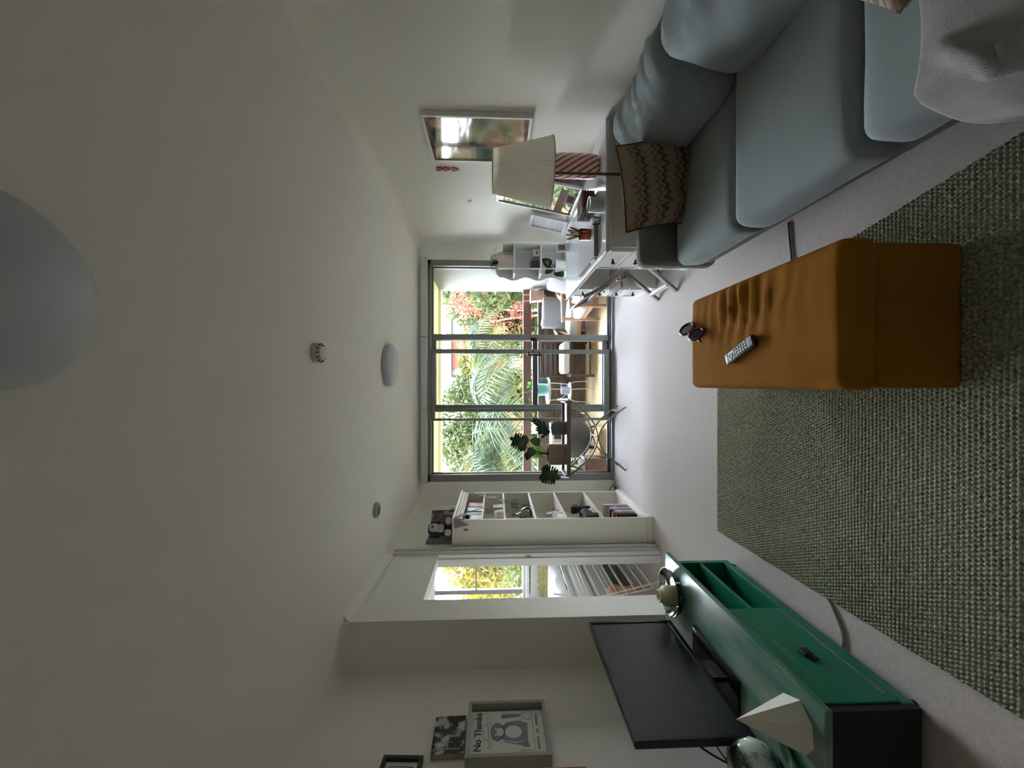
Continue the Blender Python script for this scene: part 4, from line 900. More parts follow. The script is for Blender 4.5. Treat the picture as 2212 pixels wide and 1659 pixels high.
bk_ = MB().rbox((0, 0, 0.05), (0.07, 0.09, 0.05), 0.025, 4); bk_.build('body', mw, t, smooth=60)
for k in range(5): MB().tube([(0.072 * (1 if abs(math.cos(a)) > 0.7 else 1) * max(-1, min(1, 1.25 * math.cos(a))), 0.092 * max(-1, min(1, 1.25 * math.sin(a))), 0.015 + k * 0.019) for a in [2 * math.pi * i / 28 for i in range(28)]], 0.005, 6, closed=True).build('weave_ring', mw, t, smooth=180)
t = thing('copper_cup', 'copper cup lying among the desk things', 'cup', (1.06, 2.72, DT))
mcu = plain('copper', (150, 84, 62), 0.25, metal=0.9)
MB().lathe([(0, 0), (0.036, 0), (0.038, 0.004), (0.041, 0.10), (0.038, 0.10), (0.035, 0.008), (0, 0.008)], 32).build('body', mcu, t, smooth=40)
for k in range(11):
    a = 2 * math.pi * k / 11 + 0.3; c = [(110, 70, 40), (150, 104, 58), (60, 40, 30), (178, 134, 70)][k % 4]
    q = thing('pencil', 'pencil standing in the copper cup on the desk', 'pencil', (1.06, 2.72, DT), group='pencils in the copper cup')
    p0 = Vector((0.02 * math.cos(a + 2.6), 0.02 * math.sin(a + 2.6), 0.012)); p1 = Vector((0.045 * math.cos(a) + 0.008, 0.045 * math.sin(a), 0.165 + 0.018 * (k % 3)))
    dd = (p1 - p0).normalized()
    MB().tube([p0, p1 - dd * 0.012], 0.004, 6).build('shaft', plain('pencil_paint_%d' % k, c, 0.4), q)
    MB().tube([p1 - dd * 0.012, p1], [0.004, 0.0008], 6).build('tip', plain('pencil_tip', (196, 160, 110), 0.6), q)
t = thing('drawing_board', 'flat white topped board with grey wooden edge lying on the desk', 'board', (0.985, 2.86, DT))
MB().box(-0.115, 0.125, -0.25, 0.25, 0, 0.026).build('edge', plain('grey_wood_edge', (134, 126, 116), 0.6), t, bevel=0.001)
MB().box(-0.115, 0.125, -0.25, 0.25, 0.026, 0.028).build('top_sheet', mat('glossy_sheet', (222, 224, 230), 0.1, coat=0.5), t)
t = thing('folded_card', 'small folded white card at the front edge of the desk', 'card', (0.872, 2.70, DT), rotz=R(10))
MB().add([(-0.02, -0.04, 0), (-0.02, 0.04, 0), (0, 0.04, 0.022), (0, -0.04, 0.022), (0.02, 0.04, 0), (0.02, -0.04, 0)], [(0, 1, 2, 3), (3, 2, 4, 5)]).build('card', M['paper'], t, solid=0.001)
MB().add([(-0.017, -0.03, 0.0045), (-0.017, 0.03, 0.0045), (-0.006, 0.03, 0.0165), (-0.006, -0.03, 0.0165)], [(0, 1, 2, 3)]).build('print', plain('pale_blue_print', (170, 190, 214), 0.6), t, solid=0.0006)
# mirror, leaning frames
def leaning(name, label, cat, y0, y1, h, xb, lean, fw, mf, inner, mi, glass=None, z=DT, depth=0.02):
    t = thing(name, label, cat, (xb, (y0 + y1) / 2, z), rot=(0, R(lean), 0))
    w = (y1 - y0) / 2
    bar_frame(t, -w, w, 0, h, -depth, 0.0, fw, mf)
    MB().box(-depth * 0.5, -0.001, -w + fw * 0.9, w - fw * 0.9, fw * 0.9, h - fw * 0.9).build(inner, mi, t)
    return t
leaning('mirror', 'white framed mirror leaning on the wall behind the lamp', 'mirror', 3.03, 3.53, 0.70, 1.555, 10.5, 0.018, M['white'], 'glass', M['mirror'])
t = leaning('white_photo_frame', 'narrow white frame with two pale drawings beside the mirror', 'photo frame', 3.70, 3.98, 0.36, 1.58, 12, 0.022, M['white'], 'drawing', mat('pale_drawing', (206, 204, 210), 0.6, var=(24, (170, 166, 178), 0.7)), depth=0.03)
MB().box(-0.018, -0.016, -0.115, 0.115, 0.175, 0.181).build('mount_bar', M['white'], t); MB().box(-0.018, -0.016, 0.02, 0.05, 0.10, 0.118).build('yellow_mark', plain('yellow_mark', (214, 206, 130), 0.6), t)
t = thing('small_white_photo_frame', 'little white frame with a dark photo on the far desk corner', 'photo frame', (1.32, 3.70, DT), rot=(R(-8), 0, R(14)))
MB().box(-0.045, 0.045, 0, 0.012, 0, 0.115).build('frame', M['white'], t, bevel=0.003); MB().box(-0.028, 0.028, -0.001, 0.0, 0.03, 0.095).build('photo', mat('dark_photo', (74, 26, 36), 0.4, var=(60, (190, 150, 150), 0.8)), t)

# ------------------------------------------------------------------ white scalloped shelf in the corner
t = thing('scalloped_shelf', 'white open shelf with wavy sides standing in the window corner', 'shelf', (1.40, 4.42, 0))
prof = []
zz = 0.0
while zz <= 1.40:
    prof.append((0.168 + 0.02 * math.cos((zz - 0.08) / 0.295 * 2 * math.pi), zz)); zz += 0.02
topc = [(0.15, 1.42), (0.12, 1.45), (0.06, 1.46)]
out = [(x, z) for x, z in prof] + topc + [(-x, z) for x, z in topc[::-1]] + [(-x, z) for x, z in prof[::-1]]
MWS = plain('white_shelf_paint', (214, 216, 214), 0.5)
MB().prism(out, 'y', 0.11, 0.125).build('back_panel', MWS, t)
SZ = (0.08, 0.375, 0.67, 0.965, 1.262)
for z in SZ: MB().box(-0.165, 0.165, -0.12, 0.11, z - 0.018, z).build('shelf', M['white'], t, bevel=0.003)
MB().box(0.153, 0.168, -0.12, 0.11, 0, 1.38).build('side_panel', MWS, t, bevel=0.002)
MB().box(-0.118, -0.108, -0.13, -0.12, 0, 1.44).build('front_post', M['white'], t, bevel=0.002)
t = thing('spider_plant', 'spiky green spider plant on the top of the wavy shelf', 'plant', (1.38, 4.38, 1.42))
for k in range(34):
    a = random.uniform(0, 2 * math.pi); L = random.uniform(0.10, 0.19); up = random.uniform(0.05, 0.14)
    pth = bez((0, 0, 0), (0.25 * L * math.cos(a), 0.25 * L * math.sin(a), up), (0.7 * L * math.cos(a), 0.7 * L * math.sin(a), up * 1.1), (L * math.cos(a), L * math.sin(a), up * 0.3), 8)
    sd = Vector((-math.sin(a), math.cos(a), 0)); v = []; f = []
    for i, p in enumerate(pth):
        w = 0.006 * (1 - (i / 8) ** 2) + 0.0006; v += [p - sd * w, p + sd * w]
    f = [(2 * i, 2 * i + 1, 2 * i + 3, 2 * i + 2) for i in range(8)]
    MB().add(v, f).build('leaf', M['leaf_lime'] if k % 6 == 0 else M['leaf_mid'] if k % 2 else M['leaf_dark'], t, solid=0.0008)
pot('plant_pot', 'blush ceramic pot of the spider plant on the wavy shelf', (1.38, 4.38, 1.263), 0.08, 0.17, plain('blush_ceramic', (206, 196, 188), 0.5, var=(14, (190, 168, 156), 0.8)), 0.95)
for (nm, lab, x, w, h, c) in (('cream_box', 'small cream box on the middle level of the wavy shelf', 1.475, 0.08, 0.075, (204, 192, 172)), ('black_box', 'small black box on the middle level of the wavy shelf', 1.345, 0.09, 0.10, (44, 42, 46))):
    q = thing(nm, lab, 'box', (x, 4.38, 0.966)); MB().box(-w / 2, w / 2, -0.05, 0.05, 0, h).build('body', plain(nm, c, 0.6), q, bevel=0.003)
    MB().box(-w * 0.25, w * 0.25, -0.0515, -0.05, h * 0.3, h * 0.6).build('print', plain(nm + '_print', tuple(abs(v - 90) for v in c), 0.6), q)
t = pot('plant_pot', 'rounded white pot with dark leaves on the lower level of the wavy shelf', (1.34, 4.37, 0.671), 0.075, 0.12, M['white'], 0.85)
for (p, r_, s_) in (((0.01, -0.02, 0.17), (R(100), R(30), 0), 0.12), ((-0.02, 0, 0.16), (R(60), R(-40), 0), 0.10), ((-0.05, 0.0, 0.10), (R(120), R(-130), 0), 0.13), ((0.03, 0, 0.20), (R(80), R(50), 0), 0.06)):
    MB().tube([(0, 0, 0.1), p], 0.0025, 6).build('stem', M['stem'], t); mesh_leaf(t, 'leaf', HEART, p, r_, s_, M['leaf_dark'])

# ------------------------------------------------------------------ floor lamp
t = thing('floor_lamp', 'slim bronze floor lamp with a pleated ivory shade behind the sofa arm', 'lamp', (1.316, 2.40, 0))
LY = 0.0
pleat = MB(); n = 120; v = []; f = []
for (r0, z) in ((0.121, 1.475), (0.199, 1.115)):
    for k in range(n):
        rr = r0 + (0.0025 if k % 2 else -0.0015); a = 2 * math.pi * k / n; v.append((rr * math.cos(a), rr * math.sin(a), z))
f = [(k, (k + 1) % n, n + (k + 1) % n, n + k) for k in range(n)]
sh = pleat.add(v, f).build('shade', leaf_mat('ivory_pleated_shade', (244, 239, 226), (240, 235, 220), 0.55, 0.8), t)
for (r0, z) in ((0.122, 1.475), (0.2, 1.115)): MB().tube([(r0 * math.cos(2 * math.pi * k / 48), r0 * math.sin(2 * math.pi * k / 48), z) for k in range(48)], 0.004, 6, closed=True).build('shade_ring', plain('ivory_trim', (196, 190, 172), 0.7), t, smooth=180)
MB().tube([(0, 0, 0.02), (0, 0, 1.30)], 0.0095, 12).build('pole', M['brass'], t, smooth=60)
MB().box(-0.14, 0.14, -0.022, 0.022, 0, 0.02).build('foot', M['brass'], t, bevel=0.004)
MB().lathe([(0, 1.28), (0.018, 1.28), (0.02, 1.34), (0, 1.34)], 16).build('socket', M['brass'], t, smooth=40)
MB().rbox((0, 0, 1.385), (0.03, 0.03, 0.042), 0.028, 4).build('bulb', plain('opal_bulb', (226, 226, 222), 0.3), t, smooth=180)

# ------------------------------------------------------------------ right wall
t = thing('picture_frame', 'large white framed glazed picture on the right wall', 'picture frame', (XR, 2.665, 1.575))
# local x points into the room (negative)
MB().box(-0.035, -0.001, -0.25, 0.25, -0.352, -0.334).box(-0.035, -0.001, -0.25, 0.25, 0.334, 0.352).box(-0.035, -0.001, -0.25, -0.232, -0.334, 0.334).box(-0.035, -0.001, 0.232, 0.25, -0.334, 0.334).build('frame', M['white'], t, bevel=0.002)
pm = mat('dark_art_print', (74, 66, 66), 0.05, coat=1.0, var=(5.5, (176, 132, 104), 0.8, 0.1))
MB().box(-0.028, -0.003, -0.233, 0.233, -0.335, 0.335).build('art_print', pm, t)
g = MB()
fc = plain('portrait_skin', (190, 150, 128), 0.05, coat=1.0); hc = plain('portrait_dark', (50, 46, 62), 0.05, coat=1.0)
for k in range(4):
    yy = -0.17 + k * 0.115
    MB().add([(-0.0286, yy, 0.26)] + [(-0.0286, yy + 0.042 * math.cos(2 * math.pi * i / 20), 0.262 + 0.05 * math.sin(2 * math.pi * i / 20)) for i in range(20)], [(0, i + 1, (i + 1) % 20 + 1) for i in range(20)]).build('printed_face', fc if k % 2 == 0 else hc, t, solid=0.0006)
for k in range(3):
    MB().box(-0.0288, -0.028, 0.10, 0.20, -0.30 + k * 0.18, -0.16 + k * 0.18).build('printed_panel', plain('print_panel_%d' % k, [(150, 96, 60), (60, 56, 50), (176, 160, 120)][k], 0.05, coat=1.0), t)
t = thing('heart_garland', 'three small red hearts hanging on a thread on the right wall', 'wall hanging', (XR - 0.003, 3.06, 1.93))
HT = [(0, -0.035), (0.018, -0.012), (0.026, 0.008), (0.022, 0.022), (0.011, 0.026), (0, 0.014), (-0.011, 0.026), (-0.022, 0.022), (-0.026, 0.008), (-0.018, -0.012)]
mh = plain('red_hearts', (176, 70, 78), 0.6)
for k, dz in enumerate((-0.03, -0.085, -0.15)): MB().prism([(a, b + dz) for a, b in HT], 'x', -0.012, -0.002).build('heart', mh, t, bevel=0.003)
MB().tube([(-0.004, 0, 0.02), (-0.004, 0, -0.15)], 0.001, 5).build('thread', M['paper'], t)
tag(MB().lathe([(0, 0), (0.022, 0), (0.022, 0.003), (0, 0.004)], 24).build('wall_mark', plain('pale_patch', (196, 192, 178), 0.8), loc=(XR - 0.0005, 3.60, 1.70), rot=(0, R(-90), 0)), 'round pale cover plate on the right wall above the desk', 'wall plate')

# ------------------------------------------------------------------ balcony
BYA, BYB = 4.90, 6.37
struct(MB().box(-1.9, 1.75, BYA, BYB + 0.15, -0.16, -0.02).build('floor_balcony', mat('tan_balcony_floor', (214, 184, 138), 0.6, var=(8, (196, 164, 118), 0.6))), 'tan balcony floor')
struct(MB().box(-1.9, 1.75, BYA, BYB + 0.16, CZ + 0.0, CZ + 0.15).box(-1.9, 1.75, BYB - 0.02, BYB + 0.16, CZ - 0.04, CZ).build('ceiling_balcony', mat('cream_soffit', (236, 228, 206), 0.7)), 'cream balcony soffit')
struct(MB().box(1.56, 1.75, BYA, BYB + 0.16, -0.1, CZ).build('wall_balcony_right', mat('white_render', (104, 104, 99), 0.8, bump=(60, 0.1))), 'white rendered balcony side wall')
struct(MB().box(-1.9, -1.78, BYA, BYB + 0.16, -0.1, CZ).build('wall_balcony_blocker', mat('grey_render', (120, 118, 112), 0.8, bump=(60, 0.1))), 'added unseen wall that shades the left end of the balcony')  # added out of view to cut the sky light on the balcony
wp = struct(MB().box(-1.9, 1.56, BYB + 0.006, BYB + 0.10, -0.05, 0.765).build('wall_balcony_parapet', mat('grey_mortar', (96, 86, 76), 0.9)), 'brown brick balcony parapet')
bms = [mat('brown_brick_%d' % k, c, 0.85, var=(20, tuple(int(v * 0.8) for v in c), 0.7), bump=(90, 0.3)) for k, c in enumerate(((112, 93, 77), (102, 84, 70), (120, 101, 84), (106, 86, 75)))]
bmesh_ = []
for k in range(4):
    q = MB().box(0, 0.222, -0.008, 0.05, 0, 0.077); me = None
    o = q.build('brick', bms[k], wp, bevel=0.003); bmesh_.append(o.data); bpy.data.objects.remove(o)
for r_ in range(9):
    x = -1.89 - (0.116 if r_ % 2 else 0)
    while x < 1.55:
        k = random.randrange(4); o = bpy.data.objects.new('brick', bmesh_[k]); COL.objects.link(o); o.parent = wp
        xx = max(x, -1.9); wdt = min(x + 0.222, 1.555) - xx
        o.location = (xx, BYB + random.uniform(-0.002, 0.002), -0.02 + r_ * 0.087); o.scale = (max(0.05, wdt / 0.222), 1, 1)
        x += 0.232
rail = tag(MB().box(-1.9, 1.56, BYB + 0.01, BYB + 0.07, 0.879, 1.013).build('balcony_rail', mat('reddish_brown_timber', (112, 78, 68), 0.6, var=(6, (98, 68, 60), 0.6), stretch=(1, 10, 10)), bevel=0.004), 'reddish brown timber rail above the brick parapet', 'railing')
for xx in (-1.85, -0.45, 0.95): tag(MB().box(xx, xx + 0.03, BYB + 0.03, BYB + 0.06, 0.76, 0.88).build('rail_post', M['alu_dark']), {-1.85: 'short grey post under the left end of the balcony rail', -0.45: 'short grey post under the middle of the balcony rail', 0.95: 'short grey post under the right part of the balcony rail'}[xx], 'post')

MG = mat('grey_outdoor_cushion', (128, 126, 127), 0.9, bump=(300, 0.2)); MGW = mat('white_outdoor_cushion', (172, 172, 174), 0.9, bump=(300, 0.2))
MT_ = M['wood_pale']
def armchair(label, loc, rz):
    # faces local -y
    t = thing('outdoor_armchair', label, 'armchair', loc, rotz=R(rz), group='wooden balcony armchairs')
    for s_ in (-1, 1):
        x = s_ * 0.29
        MB().box(x - 0.02, x + 0.02, -0.29, -0.25, 0, 0.52).build('leg', MT_, t, bevel=0.004); MB().box(x - 0.02, x + 0.02, 0.23, 0.27, 0, 0.52).build('leg', MT_, t, bevel=0.004)
        MB().box(x - 0.03, x + 0.03, -0.31, 0.30, 0.52, 0.545).build('arm_rest', MT_, t, bevel=0.004)
        MB().box(x - 0.015, x + 0.015, -0.25, 0.23, 0.22, 0.26).build('side_rail', MT_, t, bevel=0.003)
        MB().beam((x, -0.24, 0.24), (x, 0.22, 0.50), 0.02, 0.028, up=(1, 0, 0)).build('side_brace', MT_, t)
    MB().box(-0.27, 0.27, -0.27, -0.245, 0.21, 0.27).build('front_rail', MT_, t, bevel=0.003); MB().box(-0.27, 0.27, 0.22, 0.245, 0.21, 0.27).build('back_rail', MT_, t, bevel=0.003)
    for k in range(5): MB().box(-0.22 + k * 0.1, -0.18 + k * 0.1, 0.24, 0.255, 0.27, 0.70).build('back_slat', MT_, t, bevel=0.002)
    MB().box(-0.28, 0.28, 0.235, 0.26, 0.70, 0.735).build('top_rail', MT_, t, bevel=0.004)
    MB().rbox((0, -0.03, 0.325), (0.26, 0.26, 0.065), 0.045, 8, crown=0.015).build('seat_cushion', MGW, t, smooth=180)
    o = MB().rbox((0, 0, 0), (0.25, 0.07, 0.20), 0.06, 8, fn=lambda x, y, z: (0, -0.02 * (1 - x * x) * (1 - z * z) if y < 0 else 0, 0.015 * mnoise.noise(Vector((x * 2, z * 2, 1))))).build('back_cushion', MG, t, smooth=180, loc=(0, 0.16, 0.56), rot=(R(-12), 0, 0))
    return t
armchair('wooden balcony armchair with grey cushions next to the glass', (1.235, 5.245, -0.02), -82)
armchair('wooden balcony armchair with grey cushions by the brick parapet', (1.06, 5.93, -0.02), -22)
t = thing('slatted_chair', 'dark slatted garden chair with a white seat pad', 'chair', (0.40, 5.98, -0.02))
for k in range(4): MB().box(-0.255, 0.255, 0.235, 0.25, 0.50 + k * 0.072, 0.55 + k * 0.072).build('back_slat', M['wood_dark'], t, bevel=0.002)
for x in (-0.275, 0.275):
    MB().box(x - 0.018, x + 0.018, 0.22, 0.26, 0, 0.80).build('leg', M['wood_dark'], t, bevel=0.003); MB().box(x - 0.018, x + 0.018, -0.22, -0.18, 0, 0.36).build('leg', M['wood_dark'], t, bevel=0.003)
    MB().box(x - 0.015, x + 0.015, -0.2, 0.24, 0.30, 0.34).build('side_rail', M['wood_dark'], t)
for k in range(5): MB().box(-0.26, 0.26, -0.21 + k * 0.088, -0.14 + k * 0.088, 0.345, 0.362).build('seat_slat', M['wood_dark'], t, bevel=0.002)
MB().box(-0.26, 0.26, -0.21, -0.19, 0.05, 0.08).build('foot_bar', M['wood_dark'], t)
MB().rbox((0, 0.0, 0.418), (0.24, 0.21, 0.055), 0.045, 8, crown=0.01).build('seat_pad', mat('white_seat_pad', (226, 230, 236), 0.9), t, smooth=180)
t = thing('plant_stand', 'round white metal plant stand on thin legs', 'plant stand', (-0.105, 5.95, -0.02))
MB().lathe([(0, 0.66), (0.20, 0.66), (0.205, 0.665), (0.205, 0.695), (0.195, 0.695), (0.195, 0.672), (0, 0.672)], 40).build('top', M['white'], t, smooth=40)
for k in range(3):
    a = R(40 + 120 * k); c, s_ = math.cos(a), math.sin(a)
    MB().tube(spline([(0.16 * c, 0.16 * s_, 0.665), (0.14 * c, 0.14 * s_, 0.40), (0.13 * c, 0.13 * s_, 0.34), (0.18 * c, 0.18 * s_, 0.24), (0.19 * c, 0.19 * s_, 0.06), (0.21 * c, 0.21 * s_, 0.005)]), 0.007, 8).build('leg', M['white'], t, smooth=180)
MB().lathe([(0, 0.33), (0.13, 0.33), (0.135, 0.34), (0.13, 0.35), (0, 0.345)], 32).build('lower_shelf', M['white'], t, smooth=40)
tp = pot('plant_pot', 'teal ceramic pot on the white plant stand', (-0.085, 5.90, 0.653), 0.095, 0.17, plain('teal_glaze', (120, 172, 164), 0.3), 0.95)
q = thing('trailing_plant', 'trailing green plant in the teal pot', 'plant', (-0.085, 5.90, 0.80))
for k in range(16):
    a = random.uniform(0, 6.28); L = random.uniform(0.05, 0.17); p = Vector((L * math.cos(a) - 0.03, 0.6 * L * math.sin(a), random.uniform(0.0, 0.2)))
    MB().tube(bez((0, 0, 0), (p.x * 0.3, p.y * 0.3, p.z * 0.7), (p.x * 0.7, p.y * 0.7, p.z), p, 6), 0.002, 5).build('stem', M['leaf_mid'], q)
    mesh_leaf(q, 'leaf', HEART, p, (R(random.uniform(40, 120)), R(random.uniform(-60, 60)), a), random.uniform(0.05, 0.08), M['leaf_mid'] if k % 3 else M['leaf_lime'])
pot('plant_pot', 'small dark pot behind the teal pot on the plant stand', (0.04, 6.02, 0.653), 0.055, 0.12, plain('dark_slate_pot', (62, 64, 68), 0.6), 0.9)
t = thing('watering_can', 'pale blue watering can on the lower shelf of the plant stand', 'watering can', (-0.10, 5.94, 0.332))
MB().lathe([(0, 0), (0.06, 0), (0.062, 0.01), (0.058, 0.12), (0.05, 0.125), (0, 0.125)], 28).build('body', plain('pale_blue_can', (176, 190, 214), 0.4), t, smooth=40)
MB().tube(spline([(-0.05, 0, 0.04), (-0.10, 0, 0.09), (-0.13, 0, 0.14)]), 0.008, 8).build('spout', plain('pale_blue_spout', (176, 190, 214), 0.4), t, smooth=180)
MB().tube(spline([(0.055, 0, 0.02), (0.10, 0, 0.05), (0.09, 0, 0.12), (0.04, 0, 0.125)]), 0.006, 8).build('handle', plain('pale_blue_handle', (176, 190, 214), 0.4), t, smooth=180)
t = thing('tub_chair', 'round dark grey tub chair on wooden legs on the balcony', 'chair', (-0.79, 5.62, -0.02))
MB().lathe([(0, 0.14), (0.17, 0.14), (0.25, 0.20), (0.285, 0.30), (0.29, 0.47), (0.275, 0.485), (0.255, 0.47), (0.24, 0.34), (0.10, 0.30), (0, 0.30)], 40).build('shell', mat('dark_grey_shell', (66, 70, 76), 0.7), t, smooth=60)
for k in range(4):
    a = R(45 + 90 * k); MB().tube([(0.16 * math.cos(a), 0.16 * math.sin(a), 0.15), (0.22 * math.cos(a), 0.22 * math.sin(a), 0.0)], [0.02, 0.013], 10).build('leg', M['wood_dark'], t, smooth=180)
tag(MB().rbox((0, 0, 0.07), (0.19, 0.16, 0.07), 0.06, 8).build('floor_cushion', mat('jute_cushion', (206, 172, 112), 0.9, bump=(160, 0.6)), smooth=180, loc=(-0.77, 5.13, -0.02)), 'jute floor cushion on the balcony behind the tray table', 'cushion')
t = thing('planter_box', 'brown planter box on the balcony at the left end of the glass door', 'planter', (-1.14, 5.10, -0.02))
MB().box(-0.17, 0.17, -0.12, 0.12, 0, 0.33).build('box', mat('brown_planter', (140, 104, 84), 0.7, var=(5, (122, 90, 72), 0.6)), t, bevel=0.006)
MB().box(-0.155, 0.155, -0.105, 0.105, 0.33, 0.334).build('soil', M['soil'], t); MB().box(-0.18, 0.18, -0.13, 0.13, 0.30, 0.33).build('rim', mat('brown_planter_rim', (128, 94, 76), 0.7), t, bevel=0.005)
q = thing('leafy_shrub', 'leafy green shrub growing in the brown planter box', 'plant', (-1.14, 5.10, 0.31))
for k in range(46):
    a = random.uniform(0, 6.28); L = random.uniform(0.03, 0.17); p = Vector((L * math.cos(a), 0.7 * L * math.sin(a), random.uniform(0.03, 0.24)))
    if k % 3 == 0: MB().tube([(p.x * 0.2, p.y * 0.2, 0), p], 0.003, 5).build('stem', M['stem'], q)
    mesh_leaf(q, 'leaf', OV, p, (R(random.uniform(20, 120)), R(random.uniform(-70, 70)), a), random.uniform(0.07, 0.12), M['leaf_mid'] if k % 3 else M['leaf_lime'])
t = thing('rail_planter', 'pink flower box hung inside the balcony rail', 'planter', (1.42, 6.25, 0.71))
MB().prism([(-0.075, 0), (0.075, 0), (0.09, 0.18), (-0.09, 0.18)], 'y', -0.08, 0.08).build('box', plain('pink_plastic', (214, 170, 158), 0.5), t, bevel=0.006)
MB().box(-0.095, 0.095, -0.09, 0.09, 0.18, 0.2).build('rim', plain('pink_rim', (224, 184, 172), 0.5), t, bevel=0.004)
MB().beam((-0.05, 0.08, 0.17), (-0.05, 0.125, 0.31), 0.015, 0.006).beam((0.05, 0.08, 0.17), (0.05, 0.125, 0.31), 0.015, 0.006).build('hook', plain('pink_hook', (206, 160, 148), 0.5), t)
MB().box(-0.085, 0.085, -0.085, 0.085, -0.012, 0.0).build('saucer', plain('terracotta_saucer', (190, 130, 106), 0.6), t)
t = thing('white_planter', 'white rectangular planter by the parapet behind the tray table', 'planter', (-1.2, 6.16, -0.02))
MB().prism([(-0.2, 0), (0.2, 0), (0.24, 0.62), (-0.24, 0.62)], 'y', -0.12, 0.12).build('box', M['white'], t, bevel=0.008); MB().box(-0.22, 0.22, -0.1, 0.1, 0.62, 0.625).build('soil', M['soil'], t)
t = thing('white_stool', 'white stool on the balcony behind the dark grey pot', 'stool', (-0.78, 6.1, -0.02))
MB().box(-0.16, 0.16, -0.14, 0.14, 0.58, 0.62).build('seat', M['white'], t, bevel=0.006)
for x in (-0.13, 0.13):
    for y in (-0.11, 0.11): MB().beam((x, y, 0.585), (x * 1.15, y * 1.15, 0), 0.03, 0.03).build('leg', M['white'], t)

# ------------------------------------------------------------------ bedroom seen through the doorway
t = thing('bed', 'bed with white bedding under the bedroom window', 'bed', (-2.80, 3.84, 0))
MB().box(-0.95, 0.80, -0.80, 0.74, 0.28, 0.50).build('base', plain('white_bed_base', (206, 200, 196), 0.7), t, bevel=0.01)
MB().rbox((-0.075, -0.03, 0.60), (0.87, 0.77, 0.10), 0.06, 8).build('mattress', M['white'], t, smooth=180)
for x in (-0.9, 0.75):
    for y in (-0.72, 0.66): MB().box(x - 0.03, x + 0.03, y - 0.03, y + 0.03, 0, 0.28).build('leg', M['wood_dark'], t)
def duvet_fn(x, y, z):
    n = mnoise.noise(Vector((x * 4, y * 5, 2))) + 0.5 * math.sin(y * 14 + 3 * mnoise.noise(Vector((x * 2, y * 2, 0))))
    return (0, 0.0, 0.018 * n if z > 0 else 0)
tag(MB().rbox((-2.86, 3.84, 0.775), (0.88, 0.74, 0.085), 0.07, 26, fn=duvet_fn).build('duvet', mat('white_cotton', (232, 230, 238), 0.85), smooth=180), 'rumpled white duvet on the bed', 'duvet')
def knit_fn(u, v):
    x = -2.62 + 0.60 * u; 
    s = v * 0.5
    if s < 0.16: y, z = 4.70 - 0.02 - 0.0, 1.06 - s * 0.3
    y = 4.66 - 0.28 * v; z = 1.04 - 0.26 * v - 0.05 * math.sin(v * 3)
    d = 0.014 * math.sin(u * 46) * math.sin(v * 30 + (math.pi / 2 if int(u * 14.6) % 2 else 0))
    return (x, y - d, z + d)
tag(MB().grid(80, 40, knit_fn).build('knitted_throw', mat('mustard_knit', (196, 184, 132), 0.95, bump=(120, 0.5)), smooth=180, solid=0.02), 'chunky yellow knitted throw piled below the bedroom window', 'throw')
tag(pillow_mesh(0.34, 0.24, 0.07).build('blue_pillow', plain('pale_blue_cotton', (186, 196, 212), 0.9), smooth=180, loc=(-2.60, 4.40, 0.97), rot=(R(60), 0, R(10))), 'pale blue pillow at the left edge of the bed', 'pillow')
t = thing('headboard_shelf', 'low white cupboard behind the bed below the window sill', 'cupboard', (-2.62, 4.66, 0))
MB().box(-0.45, 0.50, -0.06, 0.06, 0.0, 1.04).build('carcass', plain('cupboard_white', (206, 206, 198), 0.6), t, bevel=0.004); MB().box(-0.40, 0.45, -0.065, -0.06, 0.05, 0.98).build('front', plain('cupboard_front', (212, 212, 204), 0.6), t, bevel=0.002)
tag(MB().rbox((0, 0, 0), (0.05, 0.12, 0.17), 0.045, 8, fn=lambda x, y, z: (0.03 * mnoise.noise(Vector((x, y * 2, z * 2))), 0, 0)).build('tote_bag', mat('pink_print_cloth', (214, 178, 170), 0.9, var=(9, (206, 138, 82), 0.9, 0.1)), smooth=180, loc=(-2.04 + 0.17, 3.36, 0.30)), 'pink and orange cloth bag hanging inside the drying rack', 'bag')
tag(MB().rbox((0, 0, 0.1), (0.25, 0.16, 0.1), 0.03, 6).build('storage_box', plain('dark_storage', (74, 64, 58), 0.8), smooth=180, loc=(-2.35, 3.85, 0.002)), 'dark storage box under the edge of the bed', 'box')
# wire drying rack
t = thing('drying_rack', 'white wire clothes drying rack in the bedroom', 'drying rack', (-1.80, 3.55, 0))
mwi = plain('white_wire', (226, 226, 224), 0.4)
def wire(name, pts, r=0.006): return MB().tube(pts, r, 6).build(name, mwi, t, smooth=180)
# upright wing of long bars, a second wing behind it and crossed legs
A0, A1, B0, B1 = Vector((0.12, -0.42, 0.16)), Vector((0.12, 0.52, 0.16)), Vector((0.0, -0.42, 0.82)), Vector((0.0, 0.52, 0.82))
for p_, q_ in ((A0, B0), (A1, B1), (A0, A1), (B0, B1)): wire('wing_frame', [p_, q_])
for k in range(1, 9):
    a = k / 9; wire('hanging_bar', [A0.lerp(B0, a), A1.lerp(B1, a)], 0.0045)
C0, C1 = Vector((-0.10, -0.42, 0.16)), Vector((-0.10, 0.52, 0.16))
for p_, q_ in ((C0, B0), (C1, B1), (C0, C1)): wire('wing_frame', [p_, q_])
for k in range(1, 5): wire('hanging_bar', [C0.lerp(B0, k / 5), C1.lerp(B1, k / 5)], 0.0045)
for y in (-0.36, 0.46):
    wire('leg', [(0.16, y, 0.0), (-0.06, y, 0.98)]); wire('leg', [(-0.14, y, 0.0), (0.06, y, 0.98)])
tag(MB().lathe([(0, 0), (0.03, 0), (0.036, 0.06), (0.032, 0.06), (0, 0.05)], 20).build('sill_pot', plain('red_sill_pot', (200, 78, 54), 0.5), smooth=40, loc=(-2.66, 4.71, 1.096)), 'little red pot on the bedroom window sill', 'pot')
